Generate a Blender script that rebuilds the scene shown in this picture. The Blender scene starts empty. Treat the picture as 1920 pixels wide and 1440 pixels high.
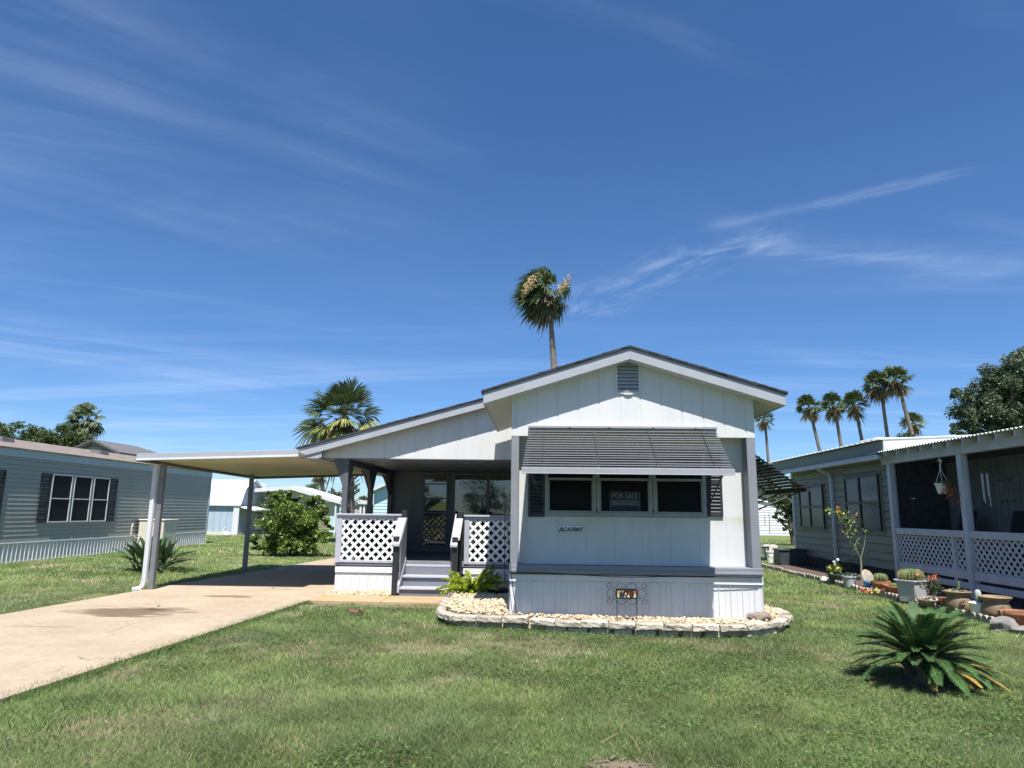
import bpy, bmesh, math, random
import numpy as np
from mathutils import Vector, Matrix, noise as mnoise
R = math.radians
random.seed(7)
sc = bpy.context.scene
COL = sc.collection
# ---------------------------------------------------------------- camera model (metres, Y = into the lots)
F = 1300.0; CAMH = 1.6
PITCH, YAW, ROLL = R(10.45), R(2.2), R(0.7)
def _basis():
    cy, sy, cp, sp = math.cos(YAW), math.sin(YAW), math.cos(PITCH), math.sin(PITCH)
    f = Vector((-sy*cp, cy*cp, sp)); r = Vector((cy, sy, 0)); u = Vector((sy*sp, -cy*sp, cp))
    c, s = math.cos(ROLL), math.sin(ROLL)
    return c*r+s*u, c*u-s*r, f
CR, CU, CF = _basis()
def ray(x, y): return CF + (x-960)/F*CR + (720-y)/F*CU
def gp(x, y, z=0.0):
    d = ray(x, y); t = (z-CAMH)/d.z; return Vector((d.x*t, d.y*t, z))
def at(x, y, Y):
    d = ray(x, y); t = Y/d.y; return Vector((d.x*t, Y, CAMH+d.z*t))
def atx(x, y, X):
    d = ray(x, y); t = X/d.x; return Vector((X, d.y*t, CAMH+d.z*t))
cam = bpy.data.cameras.new('camera'); cam.sensor_width = 36; cam.lens = 36*F/1920
cam.clip_end = 3000; cam.clip_start = 0.05
co = bpy.data.objects.new('camera', cam); COL.objects.link(co)
m = Matrix((CR, CU, -CF)).transposed().to_4x4(); m.translation = (0, 0, CAMH)
co.matrix_world = m
sc.camera = co
# ---------------------------------------------------------------- object helpers
ORG = {}
def tag(o, label=None, cat=None, group=None, kind=None):
    if label: o['label'] = label
    if cat: o['category'] = cat
    if group: o['group'] = group
    if kind: o['kind'] = kind
    return o
def thing(name, loc, label, cat, group=None):
    o = bpy.data.objects.new(name, None); COL.objects.link(o)
    o.empty_display_size = 0.2
    o.location = loc; ORG[o.name] = Vector(loc)
    return tag(o, label, cat, group)
def link(name, me, parent=None, local=False):
    o = bpy.data.objects.new(name, me); COL.objects.link(o)
    if parent is not None:
        o.parent = parent
        org = ORG.get(parent.name, Vector())
        ORG[o.name] = org
        if not local: me.transform(Matrix.Translation(-org))
    else: ORG[o.name] = Vector()
    return o
def copy_tree(o, parent=None):
    c = o.copy(); COL.objects.link(c)
    if parent is not None: c.parent = parent
    for ch in list(o.children): copy_tree(ch, c)
    return c
def npmesh(name, verts, faces, mats, cols=None, smooth=False):
    verts = np.asarray(verts, dtype=np.float32); faces = np.asarray(faces, dtype=np.int32)
    k = faces.shape[1]; me = bpy.data.meshes.new(name)
    me.vertices.add(len(verts)); me.vertices.foreach_set('co', verts.ravel())
    me.loops.add(faces.size); me.loops.foreach_set('vertex_index', faces.ravel())
    me.polygons.add(len(faces)); me.polygons.foreach_set('loop_start', np.arange(0, faces.size, k, dtype=np.int32))
    me.polygons.foreach_set('loop_total', np.full(len(faces), k, dtype=np.int32))
    if smooth: me.polygons.foreach_set('use_smooth', np.ones(len(faces), dtype=bool))
    if cols is not None:
        a = me.color_attributes.new('tint', 'FLOAT_COLOR', 'POINT')
        a.data.foreach_set('color', np.asarray(cols, dtype=np.float32).ravel())
    me.update(calc_edges=True); me.validate()
    for mm in (mats if isinstance(mats, (list, tuple)) else [mats]): me.materials.append(mm)
    return me
class MB:
    def __init__(s): s.v = []; s.f = []; s.m = []
    def add(s, vs, fs, m=0):
        n = len(s.v); s.v += [tuple(p) for p in vs]
        s.f += [tuple(i+n for i in f) for f in fs]; s.m += [m]*len(fs); return s
    def hexa(s, p, m=0):
        return s.add(p, [(0,3,2,1),(4,5,6,7),(0,1,5,4),(1,2,6,5),(2,3,7,6),(3,0,4,7)], m)
    def box(s, x0, y0, z0, x1, y1, z1, m=0):
        return s.hexa([(x0,y0,z0),(x1,y0,z0),(x1,y1,z0),(x0,y1,z0),(x0,y0,z1),(x1,y0,z1),(x1,y1,z1),(x0,y1,z1)], m)
    def prism(s, pts, ax, a0, a1, m=0):
        def w(p, a): return (p[0],a,p[1]) if ax=='y' else (a,p[0],p[1]) if ax=='x' else (p[0],p[1],a)
        n = len(pts); vs = [w(p,a0) for p in pts]+[w(p,a1) for p in pts]
        fs = [tuple(range(n)), tuple(range(2*n-1, n-1, -1))]+[(i,i+n,(i+1)%n+n,(i+1)%n) for i in range(n)]
        return s.add(vs, fs, m)
    def beam(s, p, q, w, h, up=(0,0,1), m=0):
        p, q = Vector(p), Vector(q); d = (q-p).normalized(); up = Vector(up)
        x = d.cross(up).normalized(); z = x.cross(d).normalized()
        a, b = x*w/2, z*h/2
        return s.hexa([p-a-b,p+a-b,q+a-b,q-a-b,p-a+b,p+a+b,q+a+b,q-a+b], m)
    def tube(s, pts, rad, n=8, m=0, cap=True):
        pts = [Vector(p) for p in pts]; k = len(pts)
        rad = rad if isinstance(rad, (list, tuple)) else [rad]*k
        vs = []; prev = None
        for i, p in enumerate(pts):
            d = (pts[min(i+1,k-1)]-pts[max(i-1,0)]).normalized()
            if prev is None:
                prev = d.orthogonal().normalized()
            prev = (prev-d*prev.dot(d))
            prev = prev.normalized() if prev.length > 1e-6 else d.orthogonal().normalized()
            y = d.cross(prev)
            for j in range(n):
                a = 2*math.pi*j/n; vs.append(p+(prev*math.cos(a)+y*math.sin(a))*rad[i])
        fs = [(i*n+j, i*n+(j+1)%n, (i+1)*n+(j+1)%n, (i+1)*n+j) for i in range(k-1) for j in range(n)]
        if cap: fs += [tuple(range(n-1,-1,-1)), tuple(range((k-1)*n, k*n))]
        return s.add(vs, fs, m)
    def lathe(s, c, prof, n=20, m=0, sx=1, sy=1):
        vs = []; k = len(prof)
        for r, z in prof:
            for j in range(n):
                a = 2*math.pi*j/n; vs.append((c[0]+max(r,1e-4)*math.cos(a)*sx, c[1]+max(r,1e-4)*math.sin(a)*sy, c[2]+z))
        fs = [(i*n+j, i*n+(j+1)%n, (i+1)*n+(j+1)%n, (i+1)*n+j) for i in range(k-1) for j in range(n)]
        fs += [tuple(range(n-1,-1,-1)), tuple(range((k-1)*n, k*n))]
        return s.add(vs, fs, m)
    def blob(s, c, r, seed=0, amp=0.25, sub=2, freq=1.6, m=0, flat=False):
        bm = bmesh.new(); bmesh.ops.create_icosphere(bm, subdivisions=sub, radius=1)
        off = Vector((seed*3.7, seed*1.3, seed*7.1))
        vs = []
        for v in bm.verts:
            k = 1+amp*mnoise.noise(v.co*freq+off)*1.6
            vs.append((c[0]+v.co.x*k*r[0], c[1]+v.co.y*k*r[1], c[2]+v.co.z*k*r[2]))
        fs = [tuple(v.index for v in f.verts) for f in bm.faces]; bm.free()
        return s.add(vs, fs, m)
    def build(s, name, mats, parent=None, smooth=None, bevel=0, local=False, fix=True, seg=1):
        me = bpy.data.meshes.new(name); me.from_pydata(s.v, [], s.f)
        mats = mats if isinstance(mats, (list, tuple)) else [mats]
        for mm in mats: me.materials.append(mm)
        if len(mats) > 1: me.polygons.foreach_set('material_index', np.array(s.m, dtype=np.int32))
        if fix:
            bm = bmesh.new(); bm.from_mesh(me); bmesh.ops.recalc_face_normals(bm, faces=bm.faces); bm.to_mesh(me); bm.free()
        if smooth is not None:
            me.polygons.foreach_set('use_smooth', np.ones(len(me.polygons), dtype=bool))
            me.set_sharp_from_angle(angle=R(smooth))
        me.update()
        o = link(name, me, parent, local)
        if bevel:
            b = o.modifiers.new('bevel', 'BEVEL'); b.width = bevel; b.segments = seg; b.limit_method = 'ANGLE'; b.angle_limit = R(50)
        return o
def clip(poly, lo, hi):
    for ax in (0, 1):
        for sgn, lim in ((1, lo[ax]), (-1, -hi[ax])):
            out = []
            for i in range(len(poly)):
                a, b = poly[i-1], poly[i]; da, db = sgn*a[ax]-lim, sgn*b[ax]-lim
                if (da >= 0) != (db >= 0):
                    t = da/(da-db); out.append((a[0]+(b[0]-a[0])*t, a[1]+(b[1]-a[1])*t))
                if db >= 0: out.append(b)
            poly = out
            if len(poly) < 3: return None
    return poly
def lattice(mb, ax, lo, hi, a, pitch, w, th, slope=1.0):
    """crossed diagonal strips clipped to the rectangle lo..hi in the plane at a"""
    for k, sg in ((0, 1), (1, -1)):
        a0, a1 = (a-th, a-0.001) if k == 0 else (a+0.001, a+th)
        L = (hi[0]-lo[0])+(hi[1]-lo[1])/slope+1
        n = int(2*L/pitch)
        for i in range(-n, n):
            x = lo[0]+i*pitch; H = hi[1]-lo[1]+1; z0 = lo[1]-0.5
            dx = sg*H/slope; hw = w/2*math.sqrt(1+slope**2)/slope
            p = [(x-hw, z0), (x+hw, z0), (x+hw+dx, z0+H), (x-hw+dx, z0+H)]
            p = clip(p, lo, hi)
            if p: mb.prism(p, ax, a0, a1)
def grooved(mb, x0, x1, zb, zt, y, pitch, off=0.0, gw=0.012, gd=0.01, splits=()):
    """vertical grooved sheet facing -Y; zb/zt are functions of x"""
    e = []; x = x0+off
    while x < x1-gw: 
        if x > x0+gw: e.append(x)
        x += pitch
    a = x0
    def q(xa, ya, xb, yb): mb.add([(xa,ya,zb(xa)),(xb,yb,zb(xb)),(xb,yb,zt(xb)),(xa,ya,zt(xa))], [(0,1,2,3)])
    for g in e+[None]:
        b = x1 if g is None else g-gw/2
        cuts = [a]+[s for s in splits if a < s < b]+[b]
        for u, v in zip(cuts, cuts[1:]): q(u, y, v, y)
        if g is not None:
            q(b, y, b, y+gd); q(b, y+gd, b+gw, y+gd); q(b+gw, y+gd, b+gw, y); a = b+gw
def lapwall(mb, X, y0, y1, z0, z1, pitch, dep, sg, ny=1):
    z = z0
    while z < z1-1e-4:
        zt = min(z+pitch, z1); gp_ = pitch*.085; in_ = X+sg*dep*.3
        mb.add([(X+sg*dep,y0,z+gp_),(X+sg*dep,y1,z+gp_),(in_,y1,zt),(in_,y0,zt)], [(0,1,2,3)])
        mb.add([(X-sg*.01,y0,z+gp_),(X-sg*.01,y1,z+gp_),(X+sg*dep,y1,z+gp_),(X+sg*dep,y0,z+gp_)], [(0,1,2,3)])
        mb.add([(X-sg*.01,y0,z),(X-sg*.01,y1,z),(X-sg*.01,y1,z+gp_),(X-sg*.01,y0,z+gp_)], [(0,1,2,3)])
        mb.add([(in_,y0,z),(in_,y1,z),(X-sg*.01,y1,z),(X-sg*.01,y0,z)], [(0,1,2,3)])
        z = zt
# ---------------------------------------------------------------- materials
def mat(name, col, rough=0.6, var=0.12, scale=2.5, bump=0.0, bscale=60, metal=0.0, spec=0.5, island=0.0, col2=None, stretch=None, detail=5, trans=0.0, streak=0.0, objrand=0.0):
    mm = bpy.data.materials.new(name); mm.use_nodes = True
    nt = mm.node_tree; N, L = nt.nodes, nt.links; b = N['Principled BSDF']
    b.inputs['Roughness'].default_value = rough; b.inputs['Metallic'].default_value = metal
    b.inputs['Specular IOR Level'].default_value = spec
    tc = N.new('ShaderNodeTexCoord'); src = tc.outputs['Object']
    if stretch:
        mp = N.new('ShaderNodeMapping'); mp.inputs['Scale'].default_value = stretch
        L.new(src, mp.inputs[0]); src = mp.outputs[0]
    nz = N.new('ShaderNodeTexNoise'); nz.inputs['Scale'].default_value = scale; nz.inputs['Detail'].default_value = detail
    nz.inputs['Roughness'].default_value = 0.65; L.new(src, nz.inputs['Vector'])
    c1 = [min(1, c*(1-var)) for c in col]; c2 = [min(1, c*(1+var)) for c in (col2 or col)]
    rp = N.new('ShaderNodeValToRGB'); rp.color_ramp.elements[0].position = 0.32; rp.color_ramp.elements[1].position = 0.68
    rp.color_ramp.elements[0].color = (*c1, 1); rp.color_ramp.elements[1].color = (*c2, 1)
    L.new(nz.outputs['Fac'], rp.inputs[0]); out = rp.outputs[0]
    if island:
        gm = N.new('ShaderNodeNewGeometry'); mr = N.new('ShaderNodeMapRange')
        mr.inputs['To Min'].default_value = 1-island; mr.inputs['To Max'].default_value = 1+island
        L.new(gm.outputs['Random Per Island'], mr.inputs['Value'])
        mx = N.new('ShaderNodeMix'); mx.data_type = 'RGBA'; mx.blend_type = 'MULTIPLY'; mx.inputs['Factor'].default_value = 1
        L.new(out, mx.inputs['A']); L.new(mr.outputs[0], mx.inputs['B']); out = mx.outputs['Result']
    if streak:
        ms_ = N.new('ShaderNodeMapping'); ms_.inputs['Scale'].default_value = (5,5,.45); L.new(tc.outputs['Object'], ms_.inputs[0])
        ns = N.new('ShaderNodeTexNoise'); ns.inputs['Scale'].default_value = 1.6; ns.inputs['Detail'].default_value = 7; ns.inputs['Roughness'].default_value = .7; L.new(ms_.outputs[0], ns.inputs['Vector'])
        n2 = N.new('ShaderNodeTexNoise'); n2.inputs['Scale'].default_value = .9; n2.inputs['Detail'].default_value = 3; L.new(tc.outputs['Object'], n2.inputs['Vector'])
        pr = N.new('ShaderNodeMath'); pr.operation = 'MULTIPLY'; L.new(ns.outputs['Fac'], pr.inputs[0]); L.new(n2.outputs['Fac'], pr.inputs[1])
        r4 = N.new('ShaderNodeMapRange'); r4.inputs['From Min'].default_value = .24; r4.inputs['From Max'].default_value = .42; r4.inputs['To Max'].default_value = streak; L.new(pr.outputs[0], r4.inputs['Value'])
        m4 = N.new('ShaderNodeMix'); m4.data_type = 'RGBA'; m4.blend_type = 'MULTIPLY'; L.new(r4.outputs[0], m4.inputs['Factor']); L.new(out, m4.inputs['A']); m4.inputs['B'].default_value = (.62,.59,.50,1); out = m4.outputs['Result']
    if objrand:
        oi = N.new('ShaderNodeObjectInfo'); m5 = N.new('ShaderNodeMapRange'); m5.inputs['To Min'].default_value = 1-objrand; m5.inputs['To Max'].default_value = 1+objrand; L.new(oi.outputs['Random'], m5.inputs['Value'])
        m6 = N.new('ShaderNodeMix'); m6.data_type = 'RGBA'; m6.blend_type = 'MULTIPLY'; m6.inputs['Factor'].default_value = 1; L.new(out, m6.inputs['A']); L.new(m5.outputs[0], m6.inputs['B']); out = m6.outputs['Result']
    L.new(out, b.inputs['Base Color'])
    if bump:
        nb = N.new('ShaderNodeTexNoise'); nb.inputs['Scale'].default_value = bscale; nb.inputs['Detail'].default_value = 4
        L.new(src, nb.inputs['Vector']); bp = N.new('ShaderNodeBump'); bp.inputs['Strength'].default_value = bump; bp.inputs['Distance'].default_value = 0.02
        L.new(nb.outputs['Fac'], bp.inputs['Height']); L.new(bp.outputs[0], b.inputs['Normal'])
    if trans:
        tr = N.new('ShaderNodeBsdfTranslucent'); L.new(out, tr.inputs['Color']); ms = N.new('ShaderNodeMixShader'); ms.inputs[0].default_value = trans
        L.new(b.outputs[0], ms.inputs[1]); L.new(tr.outputs[0], ms.inputs[2]); L.new(ms.outputs[0], N['Material Output'].inputs[0])
    return mm
def glass(name, tint, alpha, rough=0.03, refl=1.0):
    mm = bpy.data.materials.new(name); mm.use_nodes = True; nt = mm.node_tree; N, L = nt.nodes, nt.links
    b = N['Principled BSDF']; b.inputs['Base Color'].default_value = (*tint, 1); b.inputs['Roughness'].default_value = rough
    b.inputs['Specular IOR Level'].default_value = refl
    nz = N.new('ShaderNodeTexNoise'); nz.inputs['Scale'].default_value = 1.3
    tc = N.new('ShaderNodeTexCoord'); L.new(tc.outputs['Object'], nz.inputs[0])
    bp = N.new('ShaderNodeBump'); bp.inputs['Strength'].default_value = 0.03; bp.inputs['Distance'].default_value = 0.05
    L.new(nz.outputs['Fac'], bp.inputs['Height']); L.new(bp.outputs[0], b.inputs['Normal'])
    t = N.new('ShaderNodeBsdfTransparent'); ms = N.new('ShaderNodeMixShader'); ms.inputs[0].default_value = alpha
    L.new(t.outputs[0], ms.inputs[1]); L.new(b.outputs[0], ms.inputs[2]); L.new(ms.outputs[0], N['Material Output'].inputs[0])
    return mm
W = {}
W['white'] = mat('white_paint', (.57,.578,.582), .55, .035, 2.6, .06, 90, stretch=(1,1,.16), streak=.2)
W['white2'] = mat('white_vinyl', (.60,.61,.62), .5, .04, 3.0, .03, 40, stretch=(1,1,.3), streak=.2)
W['lat'] = mat('lattice_vinyl', (.80,.82,.83), .45, .03, 4)
W['trim'] = mat('grey_trim_paint', (.20,.212,.24), .55, .07, 3, .1, 70)
W['trimlite'] = mat('pale_grey_trim_paint', (.315,.332,.37), .55, .06, 3, .1, 70)
W['dark'] = mat('dark_grey_paint', (.085,.092,.105), .55, .15, 3, .1, 60)
W['black'] = mat('black_paint', (.018,.019,.022), .5, .2, 6)
W['shutter'] = mat('black_shutter_paint', (.022,.025,.032), .5, .2, 5)
W['porchgrey'] = mat('porch_grey_paint', (.175,.19,.205), .6, .08, 2, .1, 60, stretch=(1,1,.3))
W['ceil'] = mat('porch_ceiling_paint', (.20,.21,.23), .5, .05, 1)
W['stairs'] = mat('stair_grey_paint', (.165,.175,.205), .6, .12, 4, .15, 40, stretch=(.4,3,3))
W['rail'] = mat('rail_lilac_grey_paint', (.36,.375,.43), .55, .07, 4, .15, 50, stretch=(.5,2,1))
W['shingle'] = mat('dark_shingle', (.045,.047,.055), .9, .35, 9, .6, 60)
W['shingle2'] = mat('brown_grey_shingle', (.19,.16,.14), .95, .25, 5, .6, 50, stretch=(1,.35,1))
W['shingle3'] = mat('slate_shingle', (.12,.12,.13), .95, .2, 5, .5, 50)
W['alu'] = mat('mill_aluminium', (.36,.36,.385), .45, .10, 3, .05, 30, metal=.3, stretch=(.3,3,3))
W['alushade'] = mat('shaded_aluminium_slat', (.022,.023,.027), .5, .1, 3, stretch=(.3,3,3))  # aluminium slat bodies, with the shade of their undersides put into the colour
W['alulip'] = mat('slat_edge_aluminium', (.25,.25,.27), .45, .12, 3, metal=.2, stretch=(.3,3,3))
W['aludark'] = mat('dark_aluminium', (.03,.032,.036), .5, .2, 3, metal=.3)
W['framealu'] = mat('window_aluminium', (.25,.265,.26), .45, .08, 6, metal=.5)
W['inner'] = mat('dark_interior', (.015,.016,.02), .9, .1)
W['pane'] = glass('screened_pane', (.012,.014,.018), .34, .35, .15)
W['mirror'] = glass('porch_glass', (.02,.022,.026), .93, .02, 1.6)
W['screenpane'] = mat('black_sun_screen', (.012,.013,.016), .7, .2, 80, spec=.25)
W['conc'] = None
W['cream'] = mat('cream_metal', (.60,.57,.48), .5, .05, 2)
W['carceil'] = mat('cream_roof_pan', (.55,.50,.385), .5, .05, 1.5)
W['gut'] = mat('white_gutter_metal', (.56,.57,.60), .4, .05, 3)
W['post'] = mat('carport_post_paint', (.155,.16,.175), .45, .15, 4)
W['gutin'] = mat('gutter_brown_grey', (.13,.115,.105), .6, .15, 3)
W['lhouse'] = mat('grey_green_vinyl_siding', (.305,.308,.27), .38, .05, 1.2, .03, 20)
W['lskirt'] = mat('pale_grey_skirting', (.60,.61,.60), .4, .06, 3)
W['ltrim'] = mat('pale_blue_grey_trim', (.40,.48,.55), .45, .05, 3)
W['beige'] = mat('beige_metal_box', (.56,.53,.45), .5, .05, 2)
W['rsid'] = mat('sage_lap_siding', (.205,.215,.17), .6, .14, 2, .12, 40, stretch=(1,.3,3))
W['rtrim'] = mat('weathered_white_trim', (.50,.54,.57), .6, .12, 3, .15, 40, stretch=(2,1,.5))
W['rbronze'] = mat('bronze_window_frame', (.014,.015,.017), .45, .15)
W['rpane'] = glass('window_pane', (.03,.036,.045), .30, .08, .45)
W['curtain'] = mat('white_curtain', (.50,.53,.56), .9, .06, 4)
W['screen'] = glass('insect_screen', (.02,.022,.026), .22, .6, .1)
W['rint'] = mat('porch_panelling', (.26,.28,.27), .7, .12, 3)
W['metalroof'] = mat('white_metal_roof', (.56,.58,.58), .45, .05, 2)
W['gambrel'] = mat('pale_shed_roof', (.50,.53,.53), .6, .05, 2)
W['bshed'] = mat('blue_grey_shed_board', (.36,.44,.52), .6, .1, 3, stretch=(3,3,.4))
W['bshedd'] = mat('shed_gable_board', (.30,.36,.43), .6, .1, 3)
W['cyan'] = mat('pale_blue_siding', (.42,.60,.66), .5, .04, 2)
W['wood'] = mat('weathered_wood', (.22,.18,.14), .8, .25, 6)
W['terra'] = mat('terracotta', (.33,.135,.065), .75, .2, 9, .2, 40)
W['urn'] = mat('brown_clay', (.22,.16,.10), .6, .25, 8, .2, 30)
W['blueglaze'] = mat('blue_plastic', (.06,.22,.45), .4, .08)
W['greyplastic'] = mat('grey_plastic', (.42,.44,.46), .45, .08, 5)
W['darkplastic'] = mat('dark_slate_plastic', (.05,.06,.075), .45, .12, 5)
W['soil'] = mat('potting_soil', (.035,.026,.02), .95, .35, 20, .6, 50)
W['cactus'] = mat('cactus_green', (.075,.12,.04), .6, .15, 10)
W['spine'] = mat('golden_spine', (.42,.34,.10), .7, .15, 12)
W['stone'] = mat('grey_rock', (.19,.18,.165), .9, .25, 6, .7, 18)
W['stonew'] = mat('pale_rock', (.55,.52,.46), .9, .15, 8, .5, 18)
W['edging'] = mat('tan_retaining_block', (.34,.305,.245), .95, .2, 7, .9, 34, col2=(.42,.38,.31), objrand=.22)
W['scallop'] = mat('concrete_scallop_edging', (.30,.27,.225), .9, .3, 8, .5, 30, objrand=.2)
W['gravel'] = mat('cream_gravel', (.50,.41,.28), .9, .16, 22, .5, 40, island=.28)
W['iron'] = mat('black_wrought_iron', (.012,.012,.014), .45, .2, 20)
W['palmgreen'] = mat('palm_frond_green', (.085,.120,.048), .5, .3, .9, island=.35, trans=.18)
W['palmgreen2'] = mat('bright_palm_frond_green', (.085,.115,.040), .5, .3, .9, island=.4, trans=.2)
W['palmtan'] = mat('dead_frond_tan', (.30,.22,.13), .85, .25, 1.5, island=.4)
W['palmbrown'] = mat('dead_frond_brown', (.13,.10,.07), .85, .25, 1.5, island=.4)
W['trunk'] = mat('palm_trunk_grey', (.17,.145,.125), .9, .25, 4, .8, 14, stretch=(.6,.6,5))
W['bark'] = mat('tree_bark', (.11,.085,.065), .95, .25, 4, .8, 15)
W['leafdk'] = mat('dark_leaf', (.066,.096,.048), .5, .3, .5, island=.45, trans=.15)
W['leafmid'] = mat('mid_green_leaf', (.075,.115,.040), .5, .3, .5, island=.45, trans=.2)
W['citrus'] = mat('citrus_leaf', (.105,.165,.028), .36, .3, 1.6, island=.6, trans=.25, col2=(.155,.23,.045))
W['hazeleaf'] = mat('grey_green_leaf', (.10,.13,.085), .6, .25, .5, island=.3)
W['sago'] = mat('sago_leaflet', (.050,.110,.034), .55, .3, 4, spec=.25, island=.35, trans=.1)
W['sagoy'] = mat('yellowed_sago_leaflet', (.36,.24,.055), .6, .25, 4, island=.3)
W['fern'] = mat('foxtail_fern_green', (.36,.44,.045), .55, .25, 6, island=.35, trans=.25)
W['bop'] = mat('strap_leaf_green', (.070,.120,.050), .35, .25, 3, island=.3, trans=.1)
W['rose'] = mat('rose_leaf', (.12,.19,.04), .5, .3, 6, island=.4, trans=.2)
W['pink'] = mat('pink_petal', (.70,.04,.16), .5, .15, 20, island=.2)
W['redp'] = mat('salmon_red_petal', (.62,.13,.09), .5, .15, 20, island=.25)
W['yellowp'] = mat('yellow_leaf', (.45,.42,.06), .5, .15, 20, island=.2)
W['whitep'] = mat('white_petal', (.78,.78,.70), .5, .05, 20)
W['orangeflower'] = mat('orange_red_flower', (.40,.12,.05), .6, .2, 20, island=.4)
W['mulch'] = mat('dark_mulch', (.10,.065,.05), .95, .4, 14, .9, 30)
W['dirt'] = mat('bare_dirt', (.15,.12,.085), .95, .2, 9, .6, 25)
W['chrome'] = mat('silver_chime_tube', (.6,.6,.62), .3, .05, metal=.9)
W['chair'] = mat('black_chair_fabric', (.008,.009,.012), .8, .1)
W['leafbrown'] = mat('dry_red_leaf', (.16,.06,.05), .8, .25, 8)
W['signblue'] = mat('sign_navy_board', (.05,.12,.26), .5, .05)
W['signgrey'] = mat('sign_grey_blue_band', (.30,.38,.50), .5, .05)
W['signwhite'] = mat('sign_white_print', (.75,.76,.78), .5, .03)
W['plate'] = mat('nameplate_white', (.74,.75,.75), .5, .04)
W['ink'] = mat('nameplate_grey_ink', (.10,.105,.115), .6, .1)
W['mat'] = mat('grey_ribbed_mat', (.20,.21,.225), .9, .35, 60, .5, 120)
W['cable'] = mat('black_cable', (.012,.012,.012), .6, .1)
SKY_AIR, SKY_DUST, SKY_OZ, SKY_SAT, SKY_VAL, SKY_HUE, SKY_STR, EXPO = .9, .25, 3.0, 1.22, 1.0, .505, .081, .83
SKY_CLOUD = (9,9.8,11)
# ================================================================ GROUND
def ground_mat():
    mm = bpy.data.materials.new('lawn_soil_and_thatch'); mm.use_nodes = True; nt = mm.node_tree; N, L = nt.nodes, nt.links
    b = N['Principled BSDF']; b.inputs['Roughness'].default_value = .95; b.inputs['Specular IOR Level'].default_value = .1
    tc = N.new('ShaderNodeTexCoord')
    def nz(s, d=5):
        n = N.new('ShaderNodeTexNoise'); n.inputs['Scale'].default_value = s; n.inputs['Detail'].default_value = d; n.inputs['Roughness'].default_value = .7
        L.new(tc.outputs['Object'], n.inputs['Vector']); return n.outputs['Fac']
    def ramp(f, a, c, p0=.35, p1=.65):
        r = N.new('ShaderNodeValToRGB'); e = r.color_ramp.elements; e[0].position = p0; e[1].position = p1
        e[0].color = (*a, 1); e[1].color = (*c, 1); L.new(f, r.inputs[0]); return r.outputs[0]
    a = ramp(nz(55, 3), (.085,.125,.038), (.185,.235,.080)); c = ramp(nz(.55, 4), (.105,.145,.045), (.205,.225,.090))
    mx = N.new('ShaderNodeMix'); mx.data_type = 'RGBA'; mx.inputs['Factor'].default_value = .5; L.new(a, mx.inputs['A']); L.new(c, mx.inputs['B'])
    L.new(mx.outputs['Result'], b.inputs['Base Color'])
    bp = N.new('ShaderNodeBump'); bp.inputs['Strength'].default_value = .8; bp.inputs['Distance'].default_value = .05
    L.new(nz(35, 4), bp.inputs['Height']); L.new(bp.outputs[0], b.inputs['Normal'])
    return mm
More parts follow.
